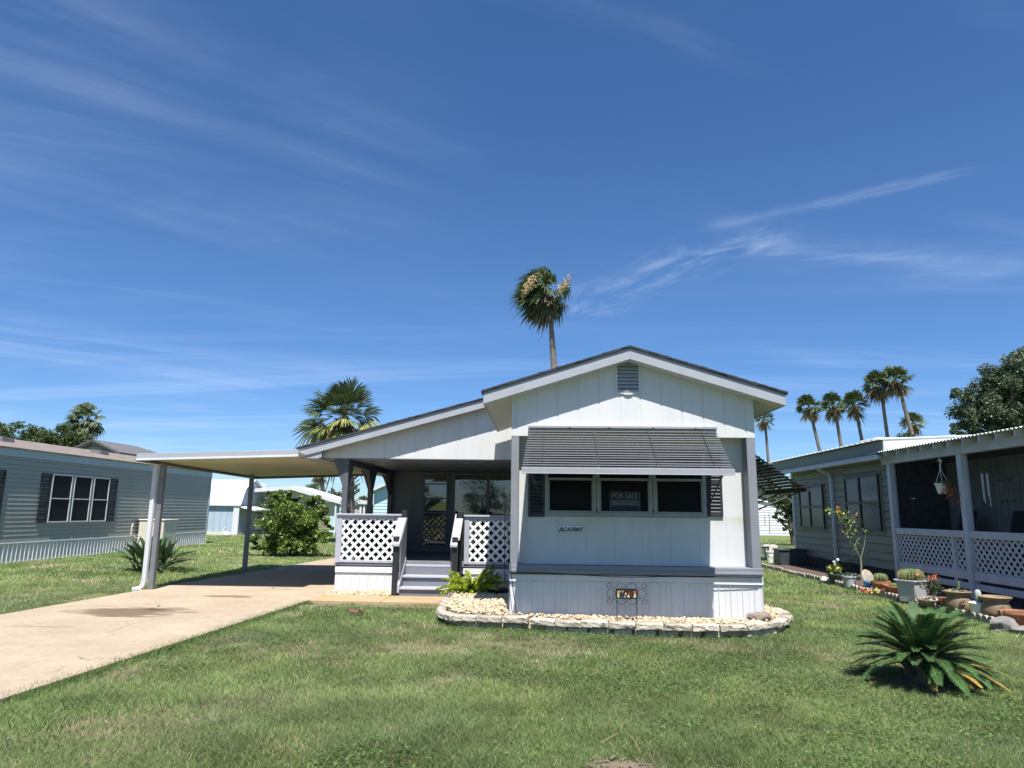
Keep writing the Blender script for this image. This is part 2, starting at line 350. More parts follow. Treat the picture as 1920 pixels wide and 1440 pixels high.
def conc_mat(name, base, stains=(), cracks=True):
    mm = bpy.data.materials.new(name); mm.use_nodes = True; nt = mm.node_tree; N, L = nt.nodes, nt.links
    b = N['Principled BSDF']; b.inputs['Roughness'].default_value = .9; b.inputs['Specular IOR Level'].default_value = .2
    tc = N.new('ShaderNodeTexCoord'); P = tc.outputs['Object']
    def nz(s, d=5, st=None):
        n = N.new('ShaderNodeTexNoise'); n.inputs['Scale'].default_value = s; n.inputs['Detail'].default_value = d; n.inputs['Roughness'].default_value = .7
        src = P
        if st:
            mp = N.new('ShaderNodeMapping'); mp.inputs['Scale'].default_value = st; L.new(P, mp.inputs[0]); src = mp.outputs[0]
        L.new(src, n.inputs['Vector']); return n.outputs['Fac']
    r = N.new('ShaderNodeValToRGB'); e = r.color_ramp.elements; e[0].position = .3; e[1].position = .7
    e[0].color = (*[c*.84 for c in base], 1); e[1].color = (*[c*1.12 for c in base], 1); L.new(nz(.9, 7), r.inputs[0]); col = r.outputs[0]
    def mulby(col, fac, tint):
        mx = N.new('ShaderNodeMix'); mx.data_type = 'RGBA'; mx.blend_type = 'MULTIPLY'; L.new(fac, mx.inputs['Factor']); L.new(col, mx.inputs['A']); mx.inputs['B'].default_value = (*tint, 1); return mx.outputs['Result']
    r2 = N.new('ShaderNodeValToRGB'); r2.color_ramp.elements[0].position = .45; r2.color_ramp.elements[1].position = .62; r2.color_ramp.elements[1].color = (.55,.55,.55,1)
    L.new(nz(14, 6), r2.inputs[0]); col = mulby(col, r2.outputs[0], (.78,.76,.73))
    for (x, y, rx, ry, k) in stains:
        mp = N.new('ShaderNodeMapping'); mp.inputs['Location'].default_value = (-x/rx, -y/ry, 0); mp.inputs['Scale'].default_value = (1/rx, 1/ry, 0); L.new(P, mp.inputs[0])
        ln = N.new('ShaderNodeVectorMath'); ln.operation = 'LENGTH'; L.new(mp.outputs[0], ln.inputs[0])
        ad = N.new('ShaderNodeMath'); ad.operation = 'MULTIPLY_ADD'; L.new(nz(3.2, 5, (.5,1.5,1)), ad.inputs[0]); ad.inputs[1].default_value = 1.9; L.new(ln.outputs['Value'], ad.inputs[2])
        mr = N.new('ShaderNodeMapRange'); mr.inputs['From Min'].default_value = 1.75; mr.inputs['From Max'].default_value = 1.45; mr.inputs['To Max'].default_value = k; L.new(ad.outputs[0], mr.inputs['Value'])
        col = mulby(col, mr.outputs[0], (.42,.38,.34))
    if cracks:
        cv = N.new('ShaderNodeTexVoronoi'); cv.feature = 'DISTANCE_TO_EDGE'; cv.inputs['Scale'].default_value = .33
        wv = N.new('ShaderNodeVectorMath'); wv.operation = 'MULTIPLY_ADD'; nv = N.new('ShaderNodeTexNoise'); nv.inputs['Scale'].default_value = 1.6; nv.inputs['Detail'].default_value = 6; L.new(P, nv.inputs['Vector'])
        L.new(nv.outputs['Color'], wv.inputs[0]); wv.inputs[1].default_value = (.7,.7,0); L.new(P, wv.inputs[2]); L.new(wv.outputs[0], cv.inputs['Vector'])
        mc = N.new('ShaderNodeMapRange'); mc.inputs['From Min'].default_value = .006; mc.inputs['From Max'].default_value = .001; L.new(cv.outputs['Distance'], mc.inputs['Value'])
        mk = N.new('ShaderNodeMath'); mk.operation = 'MULTIPLY'; L.new(mc.outputs[0], mk.inputs[0]); r3 = N.new('ShaderNodeValToRGB'); r3.color_ramp.elements[0].position = .48; r3.color_ramp.elements[1].position = .6; L.new(nz(.7,2), r3.inputs[0]); L.new(r3.outputs[0], mk.inputs[1])
        col = mulby(col, mk.outputs[0], (.45,.42,.38))
    L.new(col, b.inputs['Base Color'])
    bp = N.new('ShaderNodeBump'); bp.inputs['Strength'].default_value = .25; bp.inputs['Distance'].default_value = .02
    L.new(nz(60, 4), bp.inputs['Height']); L.new(bp.outputs[0], b.inputs['Normal'])
    return mm
W['ground'] = ground_mat()
g = MB(); g.add([(-900,-300,-.02),(900,-300,-.02),(900,1500,-.02),(-900,1500,-.02)], [(0,1,2,3)])
tag(g.build('lawn', W['ground'], fix=False), kind='structure')
# driveway: slab with real edges and two joints
DRV_R = [(-5.05,-3.0),(-4.42,5.94),(-4.02,12.4),(-4.0,13.3),(-4.0,24.0)]
DRV_L = [(-8.35,-3.0),(-7.85,10.2),(-7.62,13.9),(-7.1,19.0),(-6.7,23.6)]
s1 = gp(235,1152); s2 = gp(430,1122); s3 = gp(70,1180)
W['drive'] = conc_mat('tan_concrete', (.395,.322,.236), [(s1.x,s1.y,1.15,.72,1.0),(s2.x,s2.y,.7,.28,.8),(s1.x+.5,s1.y+.35,.5,.3,.6),(s3.x,s3.y,.7,.12,.35)])
def xof(line, y):
    for (xa, ya), (xb, yb) in zip(line, line[1:]):
        if ya <= y <= yb: return xa+(xb-xa)*(y-ya)/(yb-ya)
    return line[0][0] if y < line[0][1] else line[-1][0]
d = MB(); cuts = [-3.0, 2.3, 7.5, 13.35, 18.6, 23.6]
for a, b in zip(cuts, cuts[1:]):
    a2, b2 = a+.011, b-.011; n = 8
    ys = [a2+(b2-a2)*i/n for i in range(n+1)]
    d.prism([(xof(DRV_R, y), y) for y in ys]+[(xof(DRV_L, y), y) for y in reversed(ys)], 'z', -.03, .035)
tag(d.build('driveway', W['drive'], bevel=.006), kind='structure')
W['walk'] = conc_mat('ochre_walkway', (.40,.30,.175))
w = MB(); w.box(-3.985,12.45,-.02,-2.72,13.28,.045); w.box(-2.71,12.42,-.02,-1.62,13.28,.045)
tag(w.build('walkway', W['walk'], bevel=.008), kind='structure')
rd = MB(); rd.add([(-200,-12,-.004),(200,-12,-.004),(200,-4.5,-.004),(-200,-4.5,-.004)], [(0,1,2,3)])
W['road'] = conc_mat('grey_asphalt', (.06,.06,.06)); tag(rd.build('road', W['road'], fix=False), kind='structure')

# ================================================================ MAIN HOUSE
YF, YW = 10.2, 10.45
X0, X1 = -.39, 3.16
RX, RZ = 1.34, 3.985
EL, ER, EZ = -.80, 3.55, 3.31
house = thing('mobile_home', (1.38,10.2,0), 'white panelled mobile home with grey trim and striped metal awning over its front window', 'mobile home')
def roofz(x): return EZ+(RZ-EZ)*(x-EL)/(RX-EL) if x <= RX else EZ+(RZ-EZ)*(ER-x)/(ER-RX)
b = MB()
grooved(b, X0, X1, lambda x: 2.725, lambda x: roofz(x)+.0, YF, .305, .07, .024, .0065, (RX,))
b.box(X0,YF,2.705,X1,YF+.27,2.725)                     # underside of the projecting gable
b.add([(X0,YF,2.7),(X0,YF+.3,2.7),(X0,YF+.3,3.4),(X0,YF,3.4)], [(0,1,2,3)])
b.build('gable_panel', W['white'], house, fix=False)
# recessed front wall, pierced by the window
wl, wr = at(1024,930,YW).x, at(1321,930,YW).x
wb, wt = at(1170,965,YW).z, 2.52
b = MB(); zero = lambda k: (lambda x: k)
xa, xb = X0+.11, X1-.12
grooved(b, xa, wl, zero(.86), zero(2.71), YW, .41, .12, .008, .004)
grooved(b, wr, xb, zero(.86), zero(2.71), YW, .41, .30, .008, .004)
grooved(b, wl, wr, zero(.86), zero(wb), YW, .41, .18, .008, .004)
grooved(b, wl, wr, zero(wt), zero(2.71), YW, .41, .18, .008, .004)
W['wallstain'] = mat('white_paint_stained_under_sill', (.57,.578,.582), .55, .035, 2.6, .06, 90, stretch=(1,1,.16), streak=.2)
def sill_stain(mm, z1, x0, x1):
    nt = mm.node_tree; N, L = nt.nodes, nt.links; b = N['Principled BSDF']; src = b.inputs['Base Color'].links[0].from_socket
    tc = N.new('ShaderNodeTexCoord'); sp = N.new('ShaderNodeSeparateXYZ'); L.new(tc.outputs['Object'], sp.inputs[0])
    mp = N.new('ShaderNodeMapping'); mp.inputs['Scale'].default_value = (4,1,.8); L.new(tc.outputs['Object'], mp.inputs[0])
    n = N.new('ShaderNodeTexNoise'); n.inputs['Scale'].default_value = 1.5; n.inputs['Detail'].default_value = 6; L.new(mp.outputs[0], n.inputs['Vector'])
    a = N.new('ShaderNodeMath'); a.operation = 'MULTIPLY_ADD'; L.new(n.outputs['Fac'], a.inputs[0]); a.inputs[1].default_value = -.55; L.new(sp.outputs[2], a.inputs[2])
    r = N.new('ShaderNodeMapRange'); r.inputs['From Min'].default_value = z1-.46; r.inputs['From Max'].default_value = z1-.20; r.inputs['To Max'].default_value = .55; L.new(a.outputs[0], r.inputs['Value'])
    r2 = N.new('ShaderNodeMapRange'); r2.inputs['From Min'].default_value = z1+.03; r2.inputs['From Max'].default_value = z1; L.new(sp.outputs[2], r2.inputs['Value'])
    q = N.new('ShaderNodeMath'); q.operation = 'MULTIPLY'; L.new(r.outputs[0], q.inputs[0]); L.new(r2.outputs[0], q.inputs[1])
    r3 = N.new('ShaderNodeMapRange'); r3.inputs['From Min'].default_value = x0-.1; r3.inputs['From Max'].default_value = x0+.25; L.new(sp.outputs[0], r3.inputs['Value'])
    q2 = N.new('ShaderNodeMath'); q2.operation = 'MULTIPLY'; L.new(q.outputs[0], q2.inputs[0]); L.new(r3.outputs[0], q2.inputs[1])
    m = N.new('ShaderNodeMix'); m.data_type = 'RGBA'; m.blend_type = 'MULTIPLY'; L.new(q2.outputs[0], m.inputs['Factor']); L.new(src, m.inputs['A']); m.inputs['B'].default_value = (.72,.72,.52,1); L.new(m.outputs['Result'], b.inputs['Base Color'])
sill_stain(W['wallstain'], wb-.03, wl-1.38, wr-1.38)
b.build('front_wall', W['wallstain'], house, fix=False)
b = MB()
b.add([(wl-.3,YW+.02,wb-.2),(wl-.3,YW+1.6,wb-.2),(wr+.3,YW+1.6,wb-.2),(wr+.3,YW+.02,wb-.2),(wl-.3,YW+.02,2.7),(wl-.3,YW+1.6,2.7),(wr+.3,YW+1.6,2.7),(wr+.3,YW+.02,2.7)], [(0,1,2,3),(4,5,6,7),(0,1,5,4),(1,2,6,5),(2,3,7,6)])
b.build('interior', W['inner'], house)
# grey corner posts and sill that frame the recess
for xs in ((X0, X0+.115), (X1-.125, X1)):
    b = MB(); b.box(xs[0], YF+.002, .86, xs[1], YW+.02, 2.704)
    b.build('corner_post', W['trim'], house, bevel=.006)
b = MB(); b.box(X0-.01, YF-.02, .745, X1+.012, YW+.03, .86); b.box(X0-.005, YF-.03, .765, X1+.008, YF-.02, .80)
b.build('sill_ledge', W['trim'], house, bevel=.006)
# skirting
def skirt(name, x0, x1, y, z0, z1, parent, pitch=.165, m='white2', chan=.085):
    b = MB(); x = x0
    while x < x1-1e-3:
        xe = min(x+pitch, x1); r = .018
        b.add([(x,y,z0),(xe-r,y,z0),(xe-r,y,z1),(x,y,z1)], [(0,1,2,3)])
        b.add([(xe-r,y,z0),(xe-r*.6,y-.014,z0),(xe-r*.4,y-.014,z0),(xe,y,z0),(xe-r,y,z1),(xe-r*.6,y-.014,z1),(xe-r*.4,y-.014,z1),(xe,y,z1)], [(0,1,5,4),(1,2,6,5),(2,3,7,6)])
        xm = x+pitch*.5
        if xm < x1: b.add([(xm-.006,y-.001,z0),(xm,y-.006,z0),(xm+.006,y-.001,z0),(xm-.006,y-.001,z1),(xm,y-.006,z1),(xm+.006,y-.001,z1)], [(0,1,4,3),(1,2,5,4)])
        x = xe
    o = b.build(name, W[m], parent, fix=False)
    if chan:
        c = MB(); c.box(x0-.004, y-.024, z1-chan, x1+.004, y-.001, z1+.004); c.box(x0-.004, y-.028, z1-chan-.012, x1+.004, y-.012, z1-chan)
        c.build('channel_strip', W[m], o, bevel=.004)
    return o
skirt('skirting', X0-.01, X1+.02, YF+.05, -.02, .725, house, .165)
b = MB(); b.box(X0-.012, YF+.05, 0, X0+.0, 13.9, .74); b.box(X1+.008, YF+.05, 0, X1+.02, 24, .74)
b.build('side_skirting', W['white2'], house)
b = MB(); b.box(X0, YF+.27, .74, X0+.05, 18.4, 3.3); b.box(X1-.05, YF+.27, .74, X1, 24, 3.2); b.box(-3.85,18.46,0,X1-.06,24,2.62)
b.box(X0+.06,13.98,2.7,X1-.06,24,3.25)
b.build('side_wall', W['white'], house)
# rake boards
def rake(pts, y0, y1, h, name, mt, parent):
    """pts: polyline of the upper edge in x,z"""
    b = MB()
    for (xa, za), (xb, zb) in zip(pts, pts[1:]):
        b.prism([(xa,za-h),(xb,zb-h),(xb,zb),(xa,za)], 'y', y0, y1)
    return b.build(name, mt, parent, bevel=.004)
rake([(EL,EZ),(RX,RZ),(ER,EZ)], 9.955, 9.985, .17, 'fascia', W['trimlite'], house)
for xs in ((EL, EL+.025), (ER-.025, ER)):
    b = MB(); b.box(xs[0], 9.985, EZ-.165, xs[1], 13.6, EZ+.005); b.build('eave_fascia', W['trimlite'], house)
b = MB(); kz = (RZ-EZ)/(RX-EL); kr = (RZ-EZ)/(ER-RX)
b.prism([(EL+.025,EZ-.158),(X0-.001,EZ-.15+kz*(X0-EL)),(X0-.001,EZ-.135+kz*(X0-EL)),(EL+.025,EZ-.143)], 'y', 9.986, 13.6)
b.prism([(ER-.025,EZ-.158),(X1+.001,EZ-.15+kr*(ER-X1)),(X1+.001,EZ-.135+kr*(ER-X1)),(ER-.025,EZ-.143)], 'y', 9.986, 24)
# underside of the front overhang
b.prism([(X0,roofz(X0)-.16),(RX,RZ-.165),(X1,roofz(X1)-.16),(X1,roofz(X1)-.145),(RX,RZ-.145),(X0,roofz(X0)-.145)], 'y', 9.985, YF-.001)
b.build('soffit', W['white'], house)
def shingle_roof(name, prof, y0, y1, th, mt, parent, edge=True):
    b = MB()
    up = [(x, z+th) for x, z in prof]
    for i in range(len(prof)-1):
        b.prism([prof[i], prof[i+1], up[i+1], up[i]], 'y', y0, y1)
        if edge:                                        # staggered shingle butts along the rake
            (xa, za), (xb, zb) = prof[i], prof[i+1]; L = math.hypot(xb-xa, zb-za); n = max(2, int(L/.14))
            for k in range(n):
                t0, t1 = k/n, (k+.96)/n
                j = random.uniform(.001, .008)
                lift = random.uniform(.002, .014)
                p = [(xa+(xb-xa)*t, za+(zb-za)*t+th+.001) for t in (t0, t1)]
                lo, hi = (0, lift) if zb < za else (lift, 0)
                if zb > za: lo, hi = lift, 0.002
                else: lo, hi = .002, lift
                b.prism([(p[0][0],p[0][1]-th*.5),(p[1][0],p[1][1]-th*.5),(p[1][0],p[1][1]+hi),(p[0][0],p[0][1]+lo)], 'y', y0-j, y0+.4)
    return b.build(name, mt, parent)
shingle_roof('roof', [(EL-.03,EZ-.006),(RX,RZ+.002),(ER+.03,EZ-.006)], 9.93, 13.7, .03, W['shingle'], house)
# gable louvre
vx0, vx1 = at(1157,700,YF).x, at(1197,700,YF).x; vz0, vz1 = at(1177,735,YF).z, at(1177,680,YF).z
b = MB(); fw = .03
b.box(vx0-fw,YF-.022,vz0-fw,vx0,YF+.0,vz1+fw); b.box(vx1,YF-.022,vz0-fw,vx1+fw,YF+.0,vz1+fw); b.box(vx0,YF-.021,vz0-fw,vx1,YF,vz0); b.box(vx0,YF-.021,vz1,vx1,YF,vz1+fw)
v = b.build('gable_vent', W['white'], house)
b = MB(); n = 8
for i in range(n):
    z = vz0+(vz1-vz0)*i/n; h = (vz1-vz0)/n
    b.hexa([(vx0,YF-.028,z),(vx1,YF-.028,z),(vx1,YF-.002,z+h*.75),(vx0,YF-.002,z+h*.75),(vx0,YF-.028,z+.012),(vx1,YF-.028,z+.012),(vx1,YF-.002,z+h*.95),(vx0,YF-.002,z+h*.95)])
b.build('louvre', W['trimlite'], v)
b = MB(); b.box(vx0,YF-.001,vz0,vx1,YF+.004,vz1); b.build('vent_backing', W['black'], v)
b = MB(); b.lathe((vx0+.5*(vx1-vx0),YF-.01,vz0-.045),[(.0,0),(.07,0),(.07,.01),(0,.012)],14,sy=.3)
b.build('light_cap', W['white'], v)
# front window
mx = [wl, at(1118,930,YW).x, at(1223.5,930,YW).x, wr]
zr = at(1170,899,YW).z
b = MB(); y0, y1 = YW-.03, YW+.05; fr = .05
b.box(wl-.02,y0,wb-.035,wr+.02,y1,wb+.025); b.box(wl-.02,y0,wt-.03,wr+.02,y1,wt+.02)
b.box(wl-.02,y0,wb+.025,wl+.03,y1,wt-.03); b.box(wr-.03,y0,wb+.025,wr+.02,y1,wt-.03)
for x in mx[1:3]: b.box(x-.048,y0-.004,wb+.025,x+.048,y1,wt-.03)
for a, c in zip(mx, mx[1:]):
    l = a+(.03 if a == wl else .048); r = c-(.03 if c == wr else .048)
    b.box(l,y0+.008,zr-.020,r,y1-.01,zr+.018)
    for q in ((l, l+.022), (r-.022, r)): b.box(q[0],y0+.012,wb+.025,q[1],y1-.012,zr-.028)
    b.box(l+.022,y0+.012,wb+.025,r-.022,y1-.012,wb+.05)
for i in range(46):
    x = wl+.02+(wr-wl-.04)*i/45; b.box(x-.005,y0-.004,wb-.026,x+.005,y0+.001,wb-.012,1)
for x in mx[1:3]:
    b.box(x-.004,y0-.009,wb+.0,x+.004,y0-.003,zr+.05,1)
    for k in range(9): z = wb+.03+k*.055; b.box(x-.012,y0-.009,z,x+.012,y0-.003,z+.008,1)
    b.blob((x,y0-.012,wb+.06),(.018,.014,.022),3,.1,1,1.6,1)
win = b.build('window', [W['framealu'], W['black']], house, bevel=.004)
for a, c in zip(mx, mx[1:]):
    p = MB(); l = a+(.05 if a == wl else .07); r = c-(.05 if c == wr else .07)
    p.box(l-.02,YW+.012,zr+.02,r+.02,YW+.016,wt-.03); p.box(l,YW+.006,wb+.045,r,YW+.01,zr-.02)
    p.build('pane', W['pane'], win)
# shutters with louvres
for (pa, pb) in ((990.5, 1021), (1323, 1354)):
    xa, xb = at(pa,930,YW).x, at(pb,930,YW).x; zb, zt = at(1005 if pa < 1100 else 1338,969,YW).z, 2.50
    b = MB(); yy = YW-.03
    b.box(xa,yy,zb,xa+.035,YW-.002,zt); b.box(xb-.035,yy,zb,xb,YW-.002,zt)
    for z in (zb, zb+(zt-zb)*.5, zt-.05): b.box(xa+.035,yy,z,xb-.035,YW-.002,z+.05)
    z = zb+.06
    while z < zt-.08:
        b.hexa([(xa+.03,yy,z),(xb-.03,yy,z),(xb-.03,YW-.004,z+.03),(xa+.03,YW-.004,z+.03),(xa+.03,yy,z+.006),(xb-.03,yy,z+.006),(xb-.03,YW-.004,z+.036),(xa+.03,YW-.004,z+.036)]); z += .052
    b.box(xa+.03,YW-.006,zb+.03,xb-.03,YW-.001,zt-.03)
    b.build('shutter', W['shutter'], house, bevel=.003)
# name plate
pl, pr = at(1047,992,YW).x, at(1091,992,YW).x; pz0, pz1 = at(1069,999,YW).z, at(1069,985.5,YW).z
b = MB(); b.box(pl,YW-.012,pz0,pr,YW-.002,pz1); plate = b.build('nameplate', W['plate'], house, bevel=.003)
def text(body, size, loc, mt, parent, name='lettering', rot=(R(90),0,0), off=0.0, sx=1.0, ext=.0015, align='LEFT'):
    c = bpy.data.curves.new(name, 'FONT'); c.body = body; c.size = size; c.extrude = ext; c.offset = off; c.align_x = align; c.materials.append(mt)
    c.space_character = 1.02
    tmp = bpy.data.objects.new('tmp', c); COL.objects.link(tmp); bpy.context.view_layer.update()
    me = bpy.data.meshes.new_from_object(tmp.evaluated_get(bpy.context.evaluated_depsgraph_get())); COL.objects.unlink(tmp); bpy.data.objects.remove(tmp); me.name = name
    o = bpy.data.objects.new(name, me); COL.objects.link(o); o.scale = (sx,1,1); o.rotation_euler = rot
    org = ORG.get(parent.name, Vector()) if parent else Vector()
    o.location = Vector(loc)-org
    if parent: o.parent = parent
    return o
text('A', .098, (pl+.012,YW-.0145,pz0+.017), W['ink'], plate, off=.0045)
text('CADEMY', .078, (pl+.078,YW-.0145,pz0+.022), W['ink'], plate, off=.0042, sx=.86)
for x in (pl+.010, pl+.052): b = MB(); b.box(x,YW-.0155,pz0+.016,x+.026,YW-.0125,pz0+.024); b.build('letter_serif', W['ink'], plate)
b = MB(); e_ = .004
for q in ((pl,pz0,pr,pz0+e_),(pl,pz1-e_,pr,pz1),(pl,pz0+e_,pl+e_,pz1-e_),(pr-e_,pz0+e_,pr,pz1-e_)): b.box(q[0],YW-.0135,q[1],q[2],YW-.0121,q[3])
b.build('rim', W['trimlite'], plate)
# slatted awning over the window
ay0, ay1 = 10.17, 9.30
za, zb_ = at(1170,804,ay0).z, at(1170,881,ay1).z
xla, xra = at(992,804,ay0).x, at(1343,804,ay0).x; xlb, xrb = at(978,881,ay1).x, at(1377,884,ay1).x
ns = 17; b = MB()
for i in range(ns):
    t = i/(ns-.3); y = ay0+(ay1-ay0)*(t**1.08); z = za+(zb_-za)*(t**.94)
    xl = xla+(xlb-xla)*t; xr = xra+(xrb-xra)*t
    y2 = min(y+.066, ay0+.012); bo = .005*math.sin(i*1.7)
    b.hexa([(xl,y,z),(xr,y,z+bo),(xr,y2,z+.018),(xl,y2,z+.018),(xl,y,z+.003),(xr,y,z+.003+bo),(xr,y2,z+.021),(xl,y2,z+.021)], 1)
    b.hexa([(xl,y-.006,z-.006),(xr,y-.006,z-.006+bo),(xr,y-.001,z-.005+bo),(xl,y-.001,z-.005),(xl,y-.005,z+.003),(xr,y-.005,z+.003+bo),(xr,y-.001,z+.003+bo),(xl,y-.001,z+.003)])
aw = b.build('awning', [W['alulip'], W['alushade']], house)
b = MB(); b.box(xlb,ay1-.035,zb_-.055,xrb,ay1-.005,zb_+.02); b.box(xlb,ay1-.04,zb_-.06,xrb,ay1+.03,zb_-.053); b.hexa([(xlb+.01,ay1-.006,zb_+.005),(xrb-.01,ay1-.006,zb_+.005),(xrb-.01,ay1+.07,zb_+.03),(xlb+.01,ay1+.07,zb_+.03),(xlb+.01,ay1-.006,zb_+.009),(xrb-.01,ay1-.006,zb_+.009),(xrb-.01,ay1+.07,zb_+.034),(xlb+.01,ay1+.07,zb_+.034)])
b.build('bottom_rail', W['alu'], aw, bevel=.006, seg=2)
b = MB(); b.box(xla-.01,ay0-.03,za+.005,xra+.01,YF-.001,za+.035)
for px in (1068,1142,1224,1303): x = at(px,806,ay0).x; b.box(x-.02,ay0-.035,za-.005,x+.02,ay0-.028,za+.012,1)
b.build('hinge_rail', [W['alu'], W['black']], aw)
for px in (1017,1118,1224,1327):
    x = at(px,850,9.8).x; b = MB()
    b.beam((x,ay0,za-.006),(x,ay1,zb_-.012),.014,.008); b.build('rib', W['black'], aw)
for x, xx in ((wl-.03, xlb+.12), (wr+.04, xrb-.14)):
    b = MB(); b.tube([(x,YW-.03,wb+.12),(xx,ay1,zb_-.03)],.012,6); b.build('support_arm', W['aludark'], aw)
# dark slatted awning on the right side of the home
b = MB(); sy0, sy1 = 10.72, 12.7
for i in range(16):
    t = i/15; x = 3.17+.92*t**1.1; z = 2.66-.66*t**.93
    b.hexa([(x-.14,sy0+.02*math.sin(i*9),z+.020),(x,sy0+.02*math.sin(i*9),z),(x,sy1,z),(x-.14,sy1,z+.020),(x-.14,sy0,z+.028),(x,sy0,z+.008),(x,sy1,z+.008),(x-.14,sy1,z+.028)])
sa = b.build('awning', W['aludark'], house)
sa['label'] = 'black slatted awning over a side window'
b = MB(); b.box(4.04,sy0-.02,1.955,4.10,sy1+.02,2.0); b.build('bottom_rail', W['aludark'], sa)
for yy in (10.85, 11.7, 12.5):
    b = MB(); b.beam((3.17,yy,2.64),(4.07,yy,1.97),.03,.02); b.build('rib', W['aludark'], sa)
    b = MB(); b.tube([(3.17,yy,1.6),(4.05,yy,1.98)],.012,6); b.build('support_arm', W['aludark'], sa)

# for-sale sign behind the glass
sx0, sx1 = at(1143.5,940,YW+.03).x, at(1200,940,YW+.03).x; sz0, sz1 = at(1171,961.5,YW+.03).z, at(1171,922.5,YW+.03).z
sg = thing('sale_sign', ((sx0+sx1)/2,YW+.04,sz0), 'blue and grey for sale sign standing behind the middle front window pane', 'sign')
b = MB(); b.box(sx0,YW+.03,sz0,sx1,YW+.034,sz1); b.build('board', W['signblue'], sg)
H = sz1-sz0
b = MB(); b.box(sx0+.006,YW+.0285,sz0+H*.33,sx1-.006,YW+.03,sz0+H*.62); b.build('band', W['signgrey'], sg)
b = MB()
for a in ((sx0,sz0,sx1,sz0+.006),(sx0,sz1-.006,sx1,sz1),(sx0,sz0,sx0+.006,sz1),(sx1-.006,sz0,sx1,sz1)): b.box(a[0],YW+.0275,a[1],a[2],YW+.03,a[3])
b.build('border', W['signwhite'], sg)
wS = sx1-sx0
text('FOR SALE', .098, (sx0+wS*.5,YW+.0275,sz0+H*.70), W['signwhite'], sg, off=.003, sx=.88, align='CENTER')
text('956 968 0322', .082, (sx0+wS*.5,YW+.0272,sz0+H*.38), W['signwhite'], sg, off=.0015, sx=.80, align='CENTER')

# ================================================================ COVERED PORCH
porch = thing('covered_porch', (-2.2,13.9,0), 'covered front porch with lattice rails, dark posts and grey steps beside the white home', 'porch')
PY = 13.9; PF = 13.65
pz = lambda x: 2.79+.277*(x+4.74) if x <= .3 else 4.185-.27*(x-.3)
rake([(-4.74,2.79),(-.45,pz(-.45))], PF, PF+.03, .17, 'fascia', W['trimlite'], porch)
shingle_roof('roof', [(-4.80,2.775),(.3,pz(.3)),(3.58,3.30)], PF-.03, 24.3, .03, W['shingle'], porch)
b = MB(); grooved(b, -4.35, X0-.0, zero(2.63), lambda x: pz(x)-.0, PY, .305, .05, .024, .0065)
b.build('gable_panel', W['white'], porch, fix=False)
b = MB(); b.box(-4.72,PF+.03,2.60,-4.35,24,2.62); b.box(-4.74,PF+.03,2.62,-4.715,24,2.79)
b.box(-4.355,PF+.2,2.62,-4.34,PY+.02,2.75)
b.prism([(-4.715,2.621),(-4.30,2.621),(-4.30,2.80),(-4.715,2.70)], 'y', PF+.031, PF+.05)
b.build('eave_return', W['trimlite'], porch)
b = MB(); b.box(-4.35,PY,2.615,X0,18.4,2.63)
for yy in (15.0,16.15,17.3): b.box(-4.3,yy-.02,2.607,X0,yy+.02,2.615)
for xx in (-2.9,-1.7): b.box(xx-.02,PY+.02,2.604,xx+.02,18.4,2.607)
b.build('ceiling', W['ceil'], porch)
DZ = .57
b = MB(); yy = PY+.0
while yy < 18.4: b.box(-3.98,yy,DZ-.035,X0-.02,min(yy+.137,18.4),DZ); yy += .142
b.box(-3.96,PY+.04,DZ-.16,X0-.02,PY+.09,DZ-.04); b.box(-3.96,PY+.04,DZ-.16,-3.9,18.4,DZ-.04)
b.build('deck', W['stairs'], porch)
b = MB(); b.box(-2.62,PY-.035,DZ-.045,-1.52,PY-.001,DZ-.002); b.build('deck_nosing', W['rail'], porch, bevel=.008)
skirt('skirting', -3.96, -2.72, PY+.02, -.02, .50, porch, .165, chan=.09)
skirt('skirting', -1.44, X0-.03, PY+.02, -.02, .50, porch, .165, chan=.09)
b = MB(); b.box(-3.965,PY+.03,0,-3.955,18.4,.5); b.build('side_skirting', W['white2'], porch)
# railings
def railing(x0, x1, lw, rw):
    b = MB(); z0, z1 = .585, 1.525; ya, yb = PY-.02, PY+.025
    b.box(x0,ya,z0,x0+lw,yb,z1-.03); b.box(x1-rw,ya,z0,x1,yb,z1-.03); b.box(x0+lw,ya+.002,z0,x1-rw,yb,z0+.05); b.box(x0+lw,ya+.002,z1-.10,x1-rw,yb,z1-.03)
    b.box(x0-.01,ya-.035,z1-.03,x1+.01,yb+.05,z1+.005)
    r = b.build('railing', W['rail'], porch, bevel=.005)
    l = MB(); lattice(l, 'y', (x0+lw-.01,z0+.045), (x1-rw+.01,z1-.095), PY+.003, .176, .046, .007)
    l.build('lattice', W['lat'], r)
b = MB(); b.box(-3.97,PY+.08,.60,-3.93,18.35,1.46); b.box(-4.0,PY+.08,1.46,-3.86,18.35,1.50); y = PY+.15
while y < 18.3: b.box(-3.93,y,.60,-3.918,y+.13,1.46); y += .15
b.build('side_railing', W['porchgrey'], porch)
railing(-3.98, -2.69, .115, .09); railing(-1.435, X0-.02, .10, .05)
